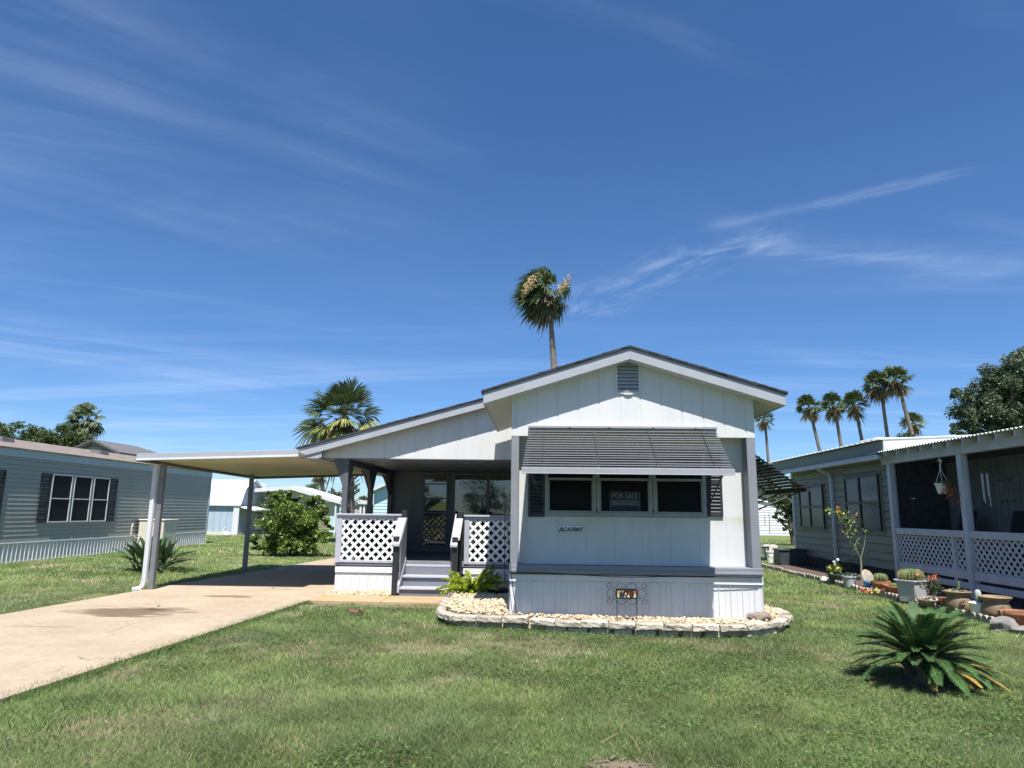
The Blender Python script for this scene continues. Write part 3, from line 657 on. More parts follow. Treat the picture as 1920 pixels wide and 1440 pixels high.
# posts with knee braces and beam
b = MB(); b.box(-3.93,PY+.0,2.49,-3.80,18.4,2.615); b.build('beam', W['dark'], porch)
for i, yy in enumerate((13.98, 16.1, 18.28)):
    b = MB(); h = .055
    b.box(-3.865-h,yy-h,DZ,-3.865+h,yy+h,2.49)
    b.prism([(yy+h,2.0),(yy+h+.34,2.49),(yy+h,2.49)] if i < 2 else [(yy-h,2.0),(yy-h,2.49),(yy-h-.34,2.49)], 'x', -3.865-.045, -3.865+.045)
    if i: b.prism([(yy-h,2.0),(yy-h,2.49),(yy-h-.34,2.49)], 'x', -3.865-.044, -3.865+.044)
    b.prism([(-3.865-h,2.06),(-3.865-h,2.60),(-3.865-h-.22,2.60),(-3.865-h-.11,2.37)], 'y', yy-.045, yy+.045)
    b.build('post', W['dark'], porch, bevel=.004)
# back wall, narrow window, sliding door
BY = 18.4
b = MB(); grooved(b, -3.85, X0, zero(DZ), zero(2.62), BY, .41, .1, .012, .006); b.build('back_wall', W['porchgrey'], porch, fix=False)
def framed(name, x0, x1, z0, z1, y, bars, fw, fm, pm, parent, dv=(), nm='pane'):
    b = MB()
    b.box(x0,y-.05,z0,x0+fw,y-.002,z1); b.box(x1-fw,y-.05,z0,x1,y-.002,z1); b.box(x0+fw,y-.049,z0,x1-fw,y-.002,z0+fw); b.box(x0+fw,y-.049,z1-fw,x1-fw,y-.002,z1)
    for z in bars: b.box(x0+fw,y-.045,z-.016,x1-fw,y-.002,z+.016)
    for x in dv: b.box(x-.035,y-.047,z0+fw,x+.035,y-.002,z1-fw)
    o = b.build(name, W[fm], parent, bevel=.004)
    xs = [x0+fw]+list(dv)+[x1-fw]
    for xa, xb in zip(xs, xs[1:]):
        zs = [z0+fw]+list(bars)+[z1-fw]
        p = MB()
        for za_, zc in zip(zs, zs[1:]): 
            e = random.uniform(-.002,.002); p.add([(xa,y-.028,za_),(xb,y-.028+e,za_),(xb,y-.028-e,zc),(xa,y-.028,zc)], [(0,1,2,3)])
        p.build(nm, W[pm], o, fix=False)
    return o
framed('window', -3.02, -2.345, .67, 2.60, BY, (1.17,1.56,1.93,2.30), .05, 'porchgrey', 'mirror', porch)
framed('sliding_door', -2.23, X0-.03, DZ+.03, 2.585, BY, (), .06, 'porchgrey', 'mirror', porch, dv=(-1.30,))
# entry steps
st = MB(); sx_, ex_ = -2.60, -1.53
st.box(sx_,13.31,-.01,ex_,13.34,.155); st.box(sx_,13.61,.19,ex_,13.64,.345); st.box(sx_,PY-.03,.38,ex_,PY-.002,DZ-.045)
st.box(sx_-.03,13.34,0,sx_-.001,13.88,.45); st.box(ex_+.001,13.34,0,ex_+.03,13.88,.45)
steps = st.build('steps', W['stairs'], porch, bevel=.004)
for y, z in ((13.27,.19),(13.57,.38)):
    b = MB(); b.box(sx_+.002,y,z-.035,ex_-.002,y+.345,z); b.build('tread', W['rail'], steps, bevel=.006)
for s, xc in ((-1, -2.655), (1, -1.545)):
    for y, zt in ((13.30,1.12),(13.86,1.60)):
        b = MB(); b.box(xc-.05+(0 if y < 13.5 else .03),y-.045,.0 if y < 13.5 else DZ*.2,xc+.05+(0 if y < 13.5 else .03),y+.045,zt); b.build('newel_post', W['black'], steps, bevel=.004)
    x0h, x1h = (xc+.0, xc+.105) if s < 0 else (xc-.105, xc+.0)
    xl, xr = min(xc-.06, x0h), max(xc+.06, x1h)
    b = MB(); xa, xb = (xc-.055, xc+.10) if s < 0 else (xc-.10, xc+.055)
    xin0, xin1 = (xc+.051, xc+.080) if s < 0 else (xc-.080, xc-.051)
    w0, w1 = (xc-.085, xin0) if s < 0 else (xin1, xc+.085)
    fz_ = lambda y: .985+(y-13.20)/.72*.565
    b.hexa([(w0,13.347,fz_(13.347)-.05),(w1,13.347,fz_(13.347)-.05),(w1,13.812,fz_(13.812)-.05),(w0,13.812,fz_(13.812)-.05),(w0,13.347,fz_(13.347)),(w1,13.347,fz_(13.347)),(w1,13.812,fz_(13.812)),(w0,13.812,fz_(13.812))])
    b.hexa([(xin0,13.20,.935),(xin1,13.20,.935),(xin1,13.92,1.50),(xin0,13.92,1.50),(xin0,13.20,.985),(xin1,13.20,.985),(xin1,13.92,1.55),(xin0,13.92,1.55)])
    b.hexa([(xa if s<0 else xin1,13.20,.935),(xin0 if s<0 else xb,13.20,.935),(xin0 if s<0 else xb,13.252,.976),(xa if s<0 else xin1,13.252,.976),(xa if s<0 else xin1,13.20,.985),(xin0 if s<0 else xb,13.20,.985),(xin0 if s<0 else xb,13.252,1.026),(xa if s<0 else xin1,13.252,1.026)])
    b.build('handrail', W['rail'], steps, bevel=.006)
    b = MB(); xp = xc+.075 if s < 0 else xc-.075
    for k in range(5):
        ya = 13.345+k*.108; yb = ya+.10
        f = lambda y: (y-13.2)/.72*.565
        b.prism([(ya,max(.05,f(ya)-.02)),(yb,max(.05,f(yb)-.02)),(yb,.93+f(yb)),(ya,.93+f(ya))], 'x', xp-.012, xp+.012)
    b.build('side_boards', W['stairs'], steps)
    b = MB(); b.hexa([(xp-.02,13.26,.10),(xp+.02,13.26,.10),(xp+.02,13.86,.56),(xp-.02,13.86,.56),(xp-.02,13.26,.24),(xp+.02,13.26,.24),(xp+.02,13.86,.70),(xp-.02,13.86,.70)]); b.build('stringer', W['rail'], steps)
b = MB(); b.box(-2.50,PY+.02,DZ+.001,-1.62,14.5,DZ+.014)
for i in range(34): x = -2.49+i*.0256; b.box(x,PY+.03,DZ+.014,x+.012,14.49,DZ+.019)
tag(b.build('door_mat', W['mat']), 'dark grey ribbed mat on the porch deck at the top of the steps', 'mat')

# ================================================================ CARPORT
car = thing('carport', (-6.2,13.7,0), 'flat metal carport with cream underside over the tan driveway', 'carport')
FL, FR, BL, BR = Vector((-7.81,13.3,2.53)), Vector((-4.62,13.3,2.635)), Vector((-7.81,18.95,2.46)), Vector((-4.62,18.95,2.58))
b = MB(); t = Vector((0,0,.05))
b.hexa([FL,FR,BR,BL,FL+t,FR+t,BR+t,BL+t])
for i in range(20):
    k = (i+.5)/20; p, q = FL.lerp(BL,k), FR.lerp(BR,k); b.hexa([p+Vector((0,-.012,-.006)),q+Vector((0,-.012,-.006)),q+Vector((0,.012,-.006)),p+Vector((0,.012,-.006)),p+Vector((0,-.012,.001)),q+Vector((0,-.012,.001)),q+Vector((0,.012,.001)),p+Vector((0,.012,.001))])
b.build('roof_pan', W['carceil'], car)
def band(p, q, z0, z1, y0, y1, mt, name):
    b = MB(); b.hexa([p+Vector((0,y0,z0)),q+Vector((0,y0,z0)),q+Vector((0,y1,z0)),p+Vector((0,y1,z0)),p+Vector((0,y0,z1)),q+Vector((0,y0,z1)),q+Vector((0,y1,z1)),p+Vector((0,y1,z1))]); b.build(name, mt, car, bevel=.003)
band(FL,FR,-.01,.10,-.04,-.001,W['trimlite'],'front_fascia'); band(FL,FR,-.035,.0,-.055,.02,W['gut'],'drip_edge')
b = MB(); a = Vector((-.02,0,0)); c = Vector((.11,0,0))
b.hexa([FL+a+Vector((0,-.03,-.05)),FL+c+Vector((0,-.03,-.05)),BL+c+Vector((0,.02,-.05)),BL+a+Vector((0,.02,-.05)),FL+a+Vector((0,-.03,.0)),FL+c+Vector((0,-.03,.0)),BL+c+Vector((0,.02,.0)),BL+a+Vector((0,.02,.0))])
b.build('side_beam', W['gutin'], car)
band(BL,BR,-.06,.06,-.0,.03,W['gutin'],'back_fascia')
for (x, y) in ((-7.50,13.72),(-7.40,17.85)):
    b = MB(); h = .048; zt = 2.47
    b.box(x-h,y-h,.0,x+h,y-h+.012,zt); b.box(x-h,y+h-.012,.0,x+h,y+h,zt); b.box(x-h+.014,y-h+.012,.0,x+h-.014,y+h-.012,zt); b.box(x-h,y-h+.013,0,x-h+.01,y+h-.013,zt); b.box(x+h-.01,y-h+.013,0,x+h,y+h-.013,zt)
    b.build('post', W['post'], car, bevel=.003)
b = MB(); dx, dy = -7.62, 13.66
pts = [(dx,dy,2.46),(dx,dy,.16),(dx-.03,dy-.03,.07),(dx-.16,dy-.12,.035)]
for p, q in zip(pts, pts[1:]): b.beam(p, q, .09, .07, up=(0.2,1,0.1))
b.build('downspout', W['gut'], car, bevel=.008)
# ================================================================ cables on the front corner
def cable(pts, r, label, seg=14):
    P = [Vector(p) for p in pts]; o = MB(); q = []
    for i in range(len(P)-1):
        p0, p1, p2, p3 = P[max(i-1,0)], P[i], P[i+1], P[min(i+2,len(P)-1)]
        for k in range(seg):
            t = k/seg; q.append(.5*((2*p1)+(p2-p0)*t+(2*p0-5*p1+4*p2-p3)*t*t+(3*p1-p0-3*p2+p3)*t**3))
    q.append(P[-1]); o.tube(q, r, 6)
    return tag(o.build('cable', W['cable'], smooth=40), label, 'cable')
cable([at(949,935,10.19),at(953,1010,10.15),at(957,1060,10.1),at(962,1105,10.1),at(969,1152,10.1)], .006, 'thin black cable hanging down the front left corner of the white home')
cable([at(947,925,13.75),at(946.5,1000,13.7),at(946,1100,13.7),at(945,1118,13.6)], .006, 'thin dark cable hanging straight down in front of the right lattice rail')
cable([at(960,1073,10.15),at(1020,1074,10.15),at(1090,1078,10.14),at(1170,1082,10.15),at(1260,1081,10.15),at(1340,1082,10.15),at(1425,1082,10.16)], .006, 'long black cable sagging along the top of the front skirting')
# ================================================================ LEFT NEIGHBOUR
LX = -15.0
lh = thing('mobile_home', (LX-2,25,0), 'long grey-green mobile home with black shutters, left of the carport', 'mobile home')
LY0, LY1 = 12.0, 31.6
b = MB(); lapwall(b, LX, LY0, LY1, .60, 3.06, .127, .016, 1); b.build('siding', W['lhouse'], lh, fix=False)
b = MB(); b.box(LX-5,LY0,.5,LX-.03,LY1-.02,3.1); b.build('side_wall', W['lhouse'], lh)
b = MB(); b.box(LX-.03,LY1-.09,.6,LX+.03,LY1+.02,3.06); b.build('corner_trim', W['ltrim'], lh)
b = MB(); b.box(LX-.03,LY0,3.06,LX+.035,LY1+.03,3.20); b.box(LX+.0,LY0,3.20,LX+.075,LY1+.06,3.235); b.box(LX-.03,LY0,2.99,LX+.045,LY1+.03,3.06); b.build('fascia', W['ltrim'], lh, bevel=.004)
b = MB(); b.prism([(LX+.09,3.24),(LX-2.6,3.80),(LX-5.3,3.24),(LX-5.3,3.20),(LX-2.6,3.75),(LX+.09,3.20)], 'y', LY0, LY1+.12)
lr = b.build('roof', W['shingle2'], lh)
for (px, py) in ((186,849),(3,823)):
    p = atx(px, py, LX-1.5); zz = 3.24+.208*1.59
    b = MB(); b.hexa([(p.x-.2,p.y-.28,zz-.02),(p.x+.24,p.y-.28,zz-.10),(p.x+.24,p.y+.28,zz-.10),(p.x-.2,p.y+.28,zz-.02),(p.x-.16,p.y-.24,zz+.14),(p.x+.2,p.y-.24,zz+.10),(p.x+.2,p.y+.24,zz+.10),(p.x-.16,p.y+.24,zz+.14)]); b.build('roof_vent', W['shingle3'], lr)
b = MB(); y = LY0
while y < LY1:
    ye = min(y+.17, LY1); r = .03
    b.add([(LX-.0,y,-.02),(LX-.0,ye-r,-.02),(LX-.0,ye-r,.52),(LX-.0,y,.52)], [(0,1,2,3)])
    b.add([(LX-.0,ye-r,-.02),(LX+.022,ye-r*.5,-.02),(LX-.0,ye,-.02),(LX-.0,ye-r,.52),(LX+.022,ye-r*.5,.52),(LX-.0,ye,.52)], [(0,1,4,3),(1,2,5,4)])
    y = ye
b.build('skirting', W['lskirt'], lh, fix=False)
b = MB(); b.box(LX-.07,LY0,.50,LX+.016,LY1,.60); b.box(LX+.012,LY0,.53,LX+.022,LY1,.56); b.box(LX-.07,LY0,-.03,LX+.03,LY1,.025); b.build('skirt_rail', W['white2'], lh, bevel=.004)
wy = [21.06, 22.05, 23.05, 24.02]
for k in range(3):
    ya, yb = wy[k]+(.0 if k == 0 else .05), wy[k+1]-.05
    b = MB(); z0, z1 = 1.10, 2.59; f = .04; xa, xb = LX+.0, LX+.05
    b.box(xa,ya,z0,xb,ya+f,z1); b.box(xa,yb-f,z0,xb,yb,z1); b.box(xa,ya+f,z0,xb,yb-f,z0+f); b.box(xa,ya+f,z1-f,xb,yb-f,z1); b.box(xa,ya+f,1.82,xb-.005,yb-f,1.85)
    w_ = b.build('window', W['white2'], lh, bevel=.003)
    p = MB(); p.box(xa+.02,ya+f,z0+f,xa+.03,yb-f,1.82); p.box(xa+.02,ya+f,1.85,xa+.03,yb-f,z1-f); p.build('pane', W['screenpane'], w_)
for (ya, yb) in ((20.60,21.03),(24.04,24.45),(18.7,19.15)):
    b = MB(); xa, xb = LX+.004, LX+.04
    b.box(xa,ya,1.10,xb,ya+.05,2.59); b.box(xa,yb-.05,1.10,xb,yb,2.59)
    for z in (1.10, 1.80, 2.53): b.box(xa,ya+.05,z,xb,yb-.05,z+.06)
    z = 1.17
    while z < 2.5: b.hexa([(xa,ya+.05,z+.02),(xb-.01,ya+.05,z),(xb-.01,yb-.05,z),(xa,yb-.05,z+.02),(xa,ya+.05,z+.045),(xb-.01,ya+.05,z+.012),(xb-.01,yb-.05,z+.012),(xa,yb-.05,z+.045)]); z += .05
    b.build('shutter', W['shutter'], lh)
# utility cabinet
p = gp(262,1032); bx = LX+.12
ub = thing('utility_cabinet', (bx+.4,26.2,0), 'beige metal utility cabinet against the grey-green mobile home behind the strap-leaved plant', 'cabinet')
b = MB(); b.box(bx,25.9,0,bx+.95,26.85,1.12); b.build('body', W['beige'], ub, bevel=.02)
b = MB(); b.box(bx-.02,25.87,1.12,bx+.98,26.88,1.17); b.build('lid', W['cream'], ub, bevel=.01)
b = MB(); b.tube([(bx-.02,25.55,1.0),(bx-.02,25.5,.9),(bx-.02,25.5,.6),(bx+.02,25.7,.5),(bx+.1,25.9,.45)],.025,6); b.build('conduit', W['beige'], ub)
# gabled roof behind it
G0, Gp, G1 = at(150,838,40), at(174,827,40), at(216,848,40)
gh = thing('house', (Gp.x,42,0), 'house with dark-trimmed gable and grey shingles rising behind the grey-green mobile home', 'house')
hw = G1.x-Gp.x; GL = 47.5
b = MB(); b.prism([(Gp.x-hw,0),(Gp.x+hw,0),(Gp.x+hw,G1.z-.05),(Gp.x,Gp.z-.12),(Gp.x-hw,G1.z-.05)], 'y', 40.15, GL); b.build('wall', W['lhouse'], gh)
b = MB(); q = Vector((Gp.x,44.6,Gp.z))
e = .25
b.add([(Gp.x,40,Gp.z),(Gp.x-hw-e,40,G1.z-.1),(Gp.x-hw-e,GL+.3,G1.z-.1),(Gp.x+hw+e,GL+.3,G1.z-.1),(Gp.x+hw+e,40,G1.z-.1),tuple(q)], [(0,1,2,5),(0,5,3,4),(5,2,3)])
o = b.build('roof', W['shingle3'], gh); sd = o.modifiers.new('thick','SOLIDIFY'); sd.thickness = .12; sd.offset = 1
rake([(Gp.x-hw-e,G1.z-.08),(Gp.x,Gp.z+.02),(Gp.x+hw+e,G1.z-.08)], 39.9, 40.0, .22, 'fascia', W['black'], gh)

# ================================================================ FAR BUILDINGS, LEFT
A = gp(443,1004); SX, SY1 = A.x, A.y; SY2 = SY1*1.092; SM = (SY1+SY2)/2
ze = at(441,945,SY1).z; zk = at(447,918,SY1+.5).z; zr_ = at(467,903,SM).z
shed = thing('gambrel_shed', (SX-2,SM,0), 'blue-grey barn shed with white gambrel roof beyond the carport', 'shed')
b = MB(); ww = MB()
prof = [(SY1,0),(SY2,0),(SY2,ze),(SY2-.55,zk),(SM,zr_),(SY1+.55,zk),(SY1,ze)]
b.prism(prof, 'x', SX-6, SX); 
b.build('wall', W['bshed'], shed)
x = SX-5.9
g_ = MB()
while x < SX: g_.box(x,SY1-.012,.02,x+.05,SY1+.01,ze-.1); x += .4
y = SY1+.1
while y < SY2: g_.box(SX-.01,y,.02,SX+.012,y+.05,ze); y += .4
g_.build('batten', W['bshedd'], shed)
b = MB(); o_ = .18
rp = [(SY1-o_,ze-.12),(SY1+.5,zk+.04),(SM,zr_+.06),(SY2-.5,zk+.04),(SY2+o_,ze-.12)]
for p, q in zip(rp, rp[1:]): b.prism([p,q,(q[0],q[1]+.06),(p[0],p[1]+.06)], 'x', SX-6.2, SX+.2)
b.build('roof', W['gambrel'], shed)
b = MB(); b.hexa([(SX,SY1-.1,ze-.18),(SX+1.1,SY1-.1,ze-.42),(SX+1.1,SY2+.1,ze-.42),(SX,SY2+.1,ze-.18),(SX,SY1-.1,ze-.10),(SX+1.1,SY1-.1,ze-.34),(SX+1.1,SY2+.1,ze-.34),(SX,SY2+.1,ze-.10)]); b.build('porch_roof', W['white2'], shed)
b = MB(); b.box(SX-.25,SY1-.12,.0,SX+.1,SY1-.02,ze-.1); b.build('corner_post', W['white2'], shed)
b = MB(); b.box(SX-6,SY1-.05,-.02,SX+.1,SY2,.16); b.build('foundation', W['cream'], shed)
b = MB(); b.box(SX+.001,SM-.8,.15,SX+.03,SM+.8,ze-.5); b.build('door', W['white2'], shed)
oy = gp(425,1010)
orn = thing('yard_ornament', oy, 'small white bird-shaped ornament on the lawn before the barn shed', 'ornament')
b = MB(); b.blob((oy.x,oy.y,.22),(.16,.12,.14),2,.15); b.build('body', W['whitep'], orn, smooth=60)
b = MB(); b.tube([(oy.x-.12,oy.y,.25),(oy.x-.2,oy.y,.5),(oy.x-.13,oy.y,.6)],[.05,.035,.03],6); b.build('neck', W['whitep'], orn, smooth=60)
b = MB(); b.tube([(oy.x-.04,oy.y,.14),(oy.x-.04,oy.y,0)],.02,5); b.tube([(oy.x+.06,oy.y,.14),(oy.x+.06,oy.y,0)],.02,5); b.build('leg', W['whitep'], orn)
# white long home with its open carport
WY = 44.0
L0, LR, L1 = at(486,930,WY), at(546,917,WY), at(640,946,WY)
wh = thing('mobile_home', (LR.x,WY+3,0), 'low white home with shallow white roof behind the leafy citrus bush', 'mobile home')
b = MB(); b.prism([(L0.x-4,L0.z),(LR.x,LR.z-.05),(L1.x,L1.z),(L1.x,L1.z+.2),(LR.x,LR.z+.2),(L0.x-4,L0.z+.2)], 'y', WY, WY+4); rf = b.build('roof', W['metalroof'], wh)
b = MB(); b.prism([(L0.x-3,0),(L1.x-3.2,0),(L1.x-3.2,L1.z+.25),(LR.x,LR.z-.1),(L0.x-3,L0.z)], 'y', WY+2, WY+3.9); b.build('wall', W['white2'], wh)
b = MB(); b.box(at(505,935,WY+2).x,WY+1.96,.9,at(560,935,WY+2).x,WY+1.99,L0.z-.1); b.build('window', W['screenpane'], wh)
for px in (628, 637): x = at(px,960,WY).x; b = MB(); b.box(x-.05,WY+.1,0,x+.05,WY+.2,L1.z+.25); b.build('post', W['white2'], wh)
b = MB(); x = at(622,960,WY+1).x; b.box(x-.5,WY+1,1.2,x+.15,WY+1.6,2.1); b.build('wall_cabinet', W['white2'], wh, bevel=.02)
v_ = at(494,912,WY+3); b = MB(); b.lathe((v_.x,WY+3,v_.z-.35),[(.16,0),(.16,.2),(.26,.22),(.26,.32),(.16,.34),(.24,.42),(.05,.5)],12); b.build('roof_vent', W['white2'], rf, smooth=40)
a_ = at(485,909,WY+3); b = MB(); b.tube([(a_.x,WY+3,1.9),(a_.x,WY+3,a_.z+.1)],.018,5); b.beam((a_.x-.4,WY+3,a_.z+.02),(a_.x+.4,WY+3,a_.z+.08),.02,.02); b.build('antenna', W['white2'], rf)
# second far home, open front
VY = 50.0
c0, c1 = at(643,942,VY), at(702,950,VY)
fh = thing('mobile_home', (c0.x+1,VY+3,0), 'distant pale home with an open dark carport seen between the porch posts', 'mobile home')
b = MB(); b.prism([(c0.x-1,c0.z),(c1.x+3,c1.z),(c1.x+3,c1.z+.18),(c0.x-1,c0.z+.3)], 'y', VY, VY+8); b.build('roof', W['metalroof'], fh)
b = MB(); b.box(c0.x-1,VY+.4,0,at(663,950,VY).x,VY+8,c0.z); b.build('side_wall', W['cyan'], fh)
b = MB(); b.box(at(664,950,VY).x,VY+.2,0,at(672.5,950,VY).x,VY+.35,c0.z-.02); b.build('white_panel', W['white2'], fh)
b = MB(); b.box(at(677,950,VY).x,VY+4,0,c1.x+3,VY+4.2,c0.z); b.build('back_wall', W['inner'], fh)
for px in (675.5, 682, 691): x = at(px,950,VY).x; b = MB(); b.box(x-.07,VY+.1,0,x+.07,VY+.24,c0.z); b.build('post', W['white2'], fh)
# pale blue home
BYY = 33.0
p0, p1 = at(697,922,BYY), at(733,906,BYY); sl = (p1.z-p0.z)/(p1.x-p0.x)
bh = thing('mobile_home', (p0.x+3,BYY+4,0), 'pale blue sided home with white rake, seen past the rear porch post', 'mobile home')
b = MB(); z = 0
rz_ = lambda x: p0.z+sl*(x-p0.x)
while z < rz_(p0.x+2.5):
    zt = z+.15; xa_ = p0.x+.12 if zt < rz_(p0.x+.12) else p0.x+.12+(zt-rz_(p0.x+.12))/sl
    b.add([(xa_,BYY-.018,z),(p0.x+5,BYY-.018,z),(p0.x+5,BYY,zt),(xa_,BYY,zt)], [(0,1,2,3)]); b.add([(xa_,BYY,z),(p0.x+5,BYY,z),(p0.x+5,BYY-.018,z),(xa_,BYY-.018,z)], [(0,1,2,3)]); z = zt
b.build('siding', W['cyan'], bh, fix=False)
b = MB(); b.prism([(p0.x+.13,0),(p0.x+5,0),(p0.x+5,rz_(p0.x+2.5)),(p0.x+2.6,rz_(p0.x+2.6)),(p0.x+.13,rz_(p0.x+.13))], 'y', BYY+.02, BYY+10); b.build('side_wall', W['cyan'], bh)
b = MB(); b.prism([(p0.x-.1,p0.z-.08),(p0.x+2.7,rz_(p0.x+2.7)-.02),(p0.x+5.5,p0.z-.08),(p0.x+5.5,p0.z+.04),(p0.x+2.7,rz_(p0.x+2.7)+.12),(p0.x-.1,p0.z+.04)], 'y', BYY-.35, BYY+10); b.build('roof', W['metalroof'], bh)

# ================================================================ RIGHT NEIGHBOUR
RXX = 8.6
rh = thing('house', (RXX+2,21,0), 'sage-grey lap sided house with white metal roof and bronze windows, right of the white home', 'house')
b = MB(); lapwall(b, RXX, 17.5, 24.0, .32, 3.05, .2, .032, -1); b.build('siding', W['rsid'], rh, fix=False)
b = MB(); b.box(RXX+.02,17.52,0,RXX+4.5,23.98,3.1); b.build('wall', W['rsid'], rh)
b = MB(); b.box(RXX+.005,17.5,-.02,RXX+.02,24,.32); b.build('foundation', W['shingle'], rh)
b = MB(); b.box(RXX-.03,23.88,.0,RXX+.05,24.03,3.02); b.build('corner_board', W['rtrim'], rh)
b = MB(); b.hexa([(8.24,16.9,3.04),(8.28,16.9,3.04),(8.28,25.1,3.04),(8.24,25.1,3.04),(8.24,16.9,3.38),(8.28,16.9,3.38),(8.28,25.1,3.38),(8.24,25.1,3.38)]); b.build('fascia', W['rsid'], rh)
b = MB(); b.box(8.13,17.0,2.95,8.24,25.15,3.05); b.box(8.12,17.0,3.035,8.135,25.15,3.065); gt = b.build('gutter', W['rtrim'], rh, bevel=.008)
b = MB()
for p, q in zip([(8.19,20.75,2.96),(8.3,20.72,2.88),(8.50,20.68,2.78)], [(8.3,20.72,2.88),(8.50,20.68,2.78),(8.535,20.68,2.60)]): b.beam(p,q,.09,.07,up=(0,1,.01))
b.beam((8.535,20.68,2.62),(8.535,20.68,.05),.09,.075,up=(0,1,0)); b.build('downspout', W['rtrim'], rh, bevel=.01)
b = MB(); b.box(8.28,16.95,3.03,8.6,25.1,3.05); b.build('soffit', W['rtrim'], rh)
zR0 = 3.40; zR1 = 3.40+.05*4.3
b = MB(); nn = 82
for i in range(nn):
    y0_, y1_ = 16.82+i*.1012, 16.82+(i+1)*.1012; rr = .025
    b.hexa([(8.14,y0_,zR0),(12.5,y0_,zR1),(12.5,y1_,zR1),(8.14,y1_,zR0),(8.14,y0_,zR0+.012),(12.5,y0_,zR1+.012),(12.5,y1_,zR1+.012),(8.14,y1_,zR0+.012)])
    if i % 3 == 0: b.hexa([(8.13,y0_,zR0+.012),(12.5,y0_,zR1+.012),(12.5,y0_+.04,zR1+.012),(8.13,y0_+.04,zR0+.012),(8.13,y0_+.01,zR0+.03),(12.5,y0_+.01,zR1+.03),(12.5,y0_+.03,zR1+.03),(8.13,y0_+.03,zR0+.03)])
rr_ = b.build('roof', W['metalroof'], rh)
b = MB(); b.prism([(8.24,3.05),(12.5,3.3),(12.5,zR1),(8.24,zR0)], 'y', 16.84, 16.9); b.build('rake_board', W['white2'], rh)
tv = at(1660,822,19.5); b = MB(); b.box(9.2,19.2,3.5,10.1,20.2,3.72); b.build('roof_vent', W['cream'], rr_, bevel=.03)
for (ya, yb, z0, z1) in ((21.32,23.22,1.20,2.53),(17.85,19.80,1.23,2.66)):
    b = MB(); f = .06; xa, xb = RXX-.10, RXX-.0; ym = (ya+yb)/2+.1; zm = z0+(z1-z0)*.5
    b.box(xa,ya,z0,xb,ya+f,z1); b.box(xa,yb-f,z0,xb,yb,z1); b.box(xa,ya+f,z0,xb,yb-f,z0+f); b.box(xa,ya+f,z1-f,xb,yb-f,z1); b.box(xa-.005,ym-.05,z0+f,xb,ym+.05,z1-f); b.box(xa+.004,ya+f,zm-.035,xb,ym-.05,zm+.035); b.box(xa+.004,ym+.05,zm-.035,xb,yb-f,zm+.035)
    w_ = b.build('window', W['rbronze'], rh, bevel=.004)
    t_ = MB(); t_.box(RXX-.055,ya-.05,z0-.06,RXX-.0,yb+.05,z0); t_.box(RXX-.05,yb,z0,RXX,yb+.05,z1+.04); t_.box(RXX-.05,ya-.05,z0,RXX,ya,z1+.04); t_.build('trim', W['rsid'], w_)
    p = MB(); p.box(xa+.022,ya+f,z0+f,xa+.026,ym-.05,zm-.035); p.box(xa+.022,ym+.05,z0+f,xa+.026,yb-f,zm-.035); p.box(xa+.022,ya+f,zm+.035,xa+.026,ym-.05,z1-f); p.box(xa+.022,ym+.05,zm+.035,xa+.026,yb-f,z1-f); p.build('pane', W['rpane'], w_)
    c = MB(); k = 60; vs = []
    for i in range(k+1):
        y = ya+f+(yb-ya-2*f)*i/k; d = .010*math.sin(i*.9)+.005*math.sin(i*2.3); vs += [(RXX-.055+d*.6,y,z0+.05),(RXX-.055+d*.6,y,z1-.05)]
    c.add(vs, [(2*i,2*i+2,2*i+3,2*i+1) for i in range(k)]); c.build('curtain', W['curtain'], w_, fix=False)
# screened porch of the right neighbour
sp = thing('screened_porch', (8.6,14,0), 'screened porch with corrugated roof, weathered white posts and diamond lattice, at the right', 'porch')
PYE, PYN = 17.42, 9.6
b = MB(); k = int((PYE-PYN)/.019); vs = []
for i in range(k+1):
    y = PYN+(PYE-PYN)*i/k; d = .013*math.sin(2*math.pi*y/.115)
    for (x, z) in ((8.14,3.11),(11.5,3.42)): vs += [(x,y,z+d),(x,y,z+d+.004)]
fs = []
for i in range(k): a = i*4; fs += [(a,a+4,a+6,a+2),(a+1,a+3,a+7,a+5),(a,a+1,a+5,a+4)]
b.add(vs, fs); b.build('roof', W['metalroof'], sp)
b = MB(); b.box(8.44,PYN,2.85,8.60,PYE+.03,3.045); b.build('beam', W['rtrim'], sp, bevel=.006)
y = 17.2; 
while y > PYN+.2:
    b = MB(); b.hexa([(8.20,y-.025,2.985),(11.3,y-.025,3.26),(11.3,y+.025,3.26),(8.20,y+.025,2.985),(8.20,y-.025,3.095),(11.3,y-.025,3.37),(11.3,y+.025,3.37),(8.20,y+.025,3.095)])
    b.build('rafter', W['rtrim'], sp); y -= .5
for y in (17.12, 14.28, 11.40):
    b = MB(); b.box(8.43,y-.075,-.02,8.575,y+.075,2.85); b.build('post', W['rtrim'], sp, bevel=.006)
b = MB(); b.box(8.47,14.78,.2,8.56,14.88,1.2); b.build('short_post', W['rtrim'], sp)
for (ya, yb) in ((14.36,17.04),(11.48,14.20),(9.7,11.32)):
    b = MB(); b.box(8.45,ya,1.20,8.55,yb,1.34); b.build('top_rail', W['rtrim'], sp, bevel=.005)
    b = MB(); b.box(8.46,ya,.40,8.55,yb,.56); b.box(8.46,ya,.22,8.54,yb,.34); b.build('bottom_rail', W['rtrim'], sp, bevel=.005)
    l = MB(); lattice(l, 'x', (ya,.55), (yb,1.21), 8.50, .165, .045, .008, 1.0); l.build('lattice', W['rtrim'], sp)
    s_ = MB(); s_.add([(8.53,ya,1.34),(8.53,yb,1.34),(8.53,yb,2.85),(8.53,ya,2.85)], [(0,1,2,3)]); s_.build('insect_screen', W['screen'], sp, fix=False)
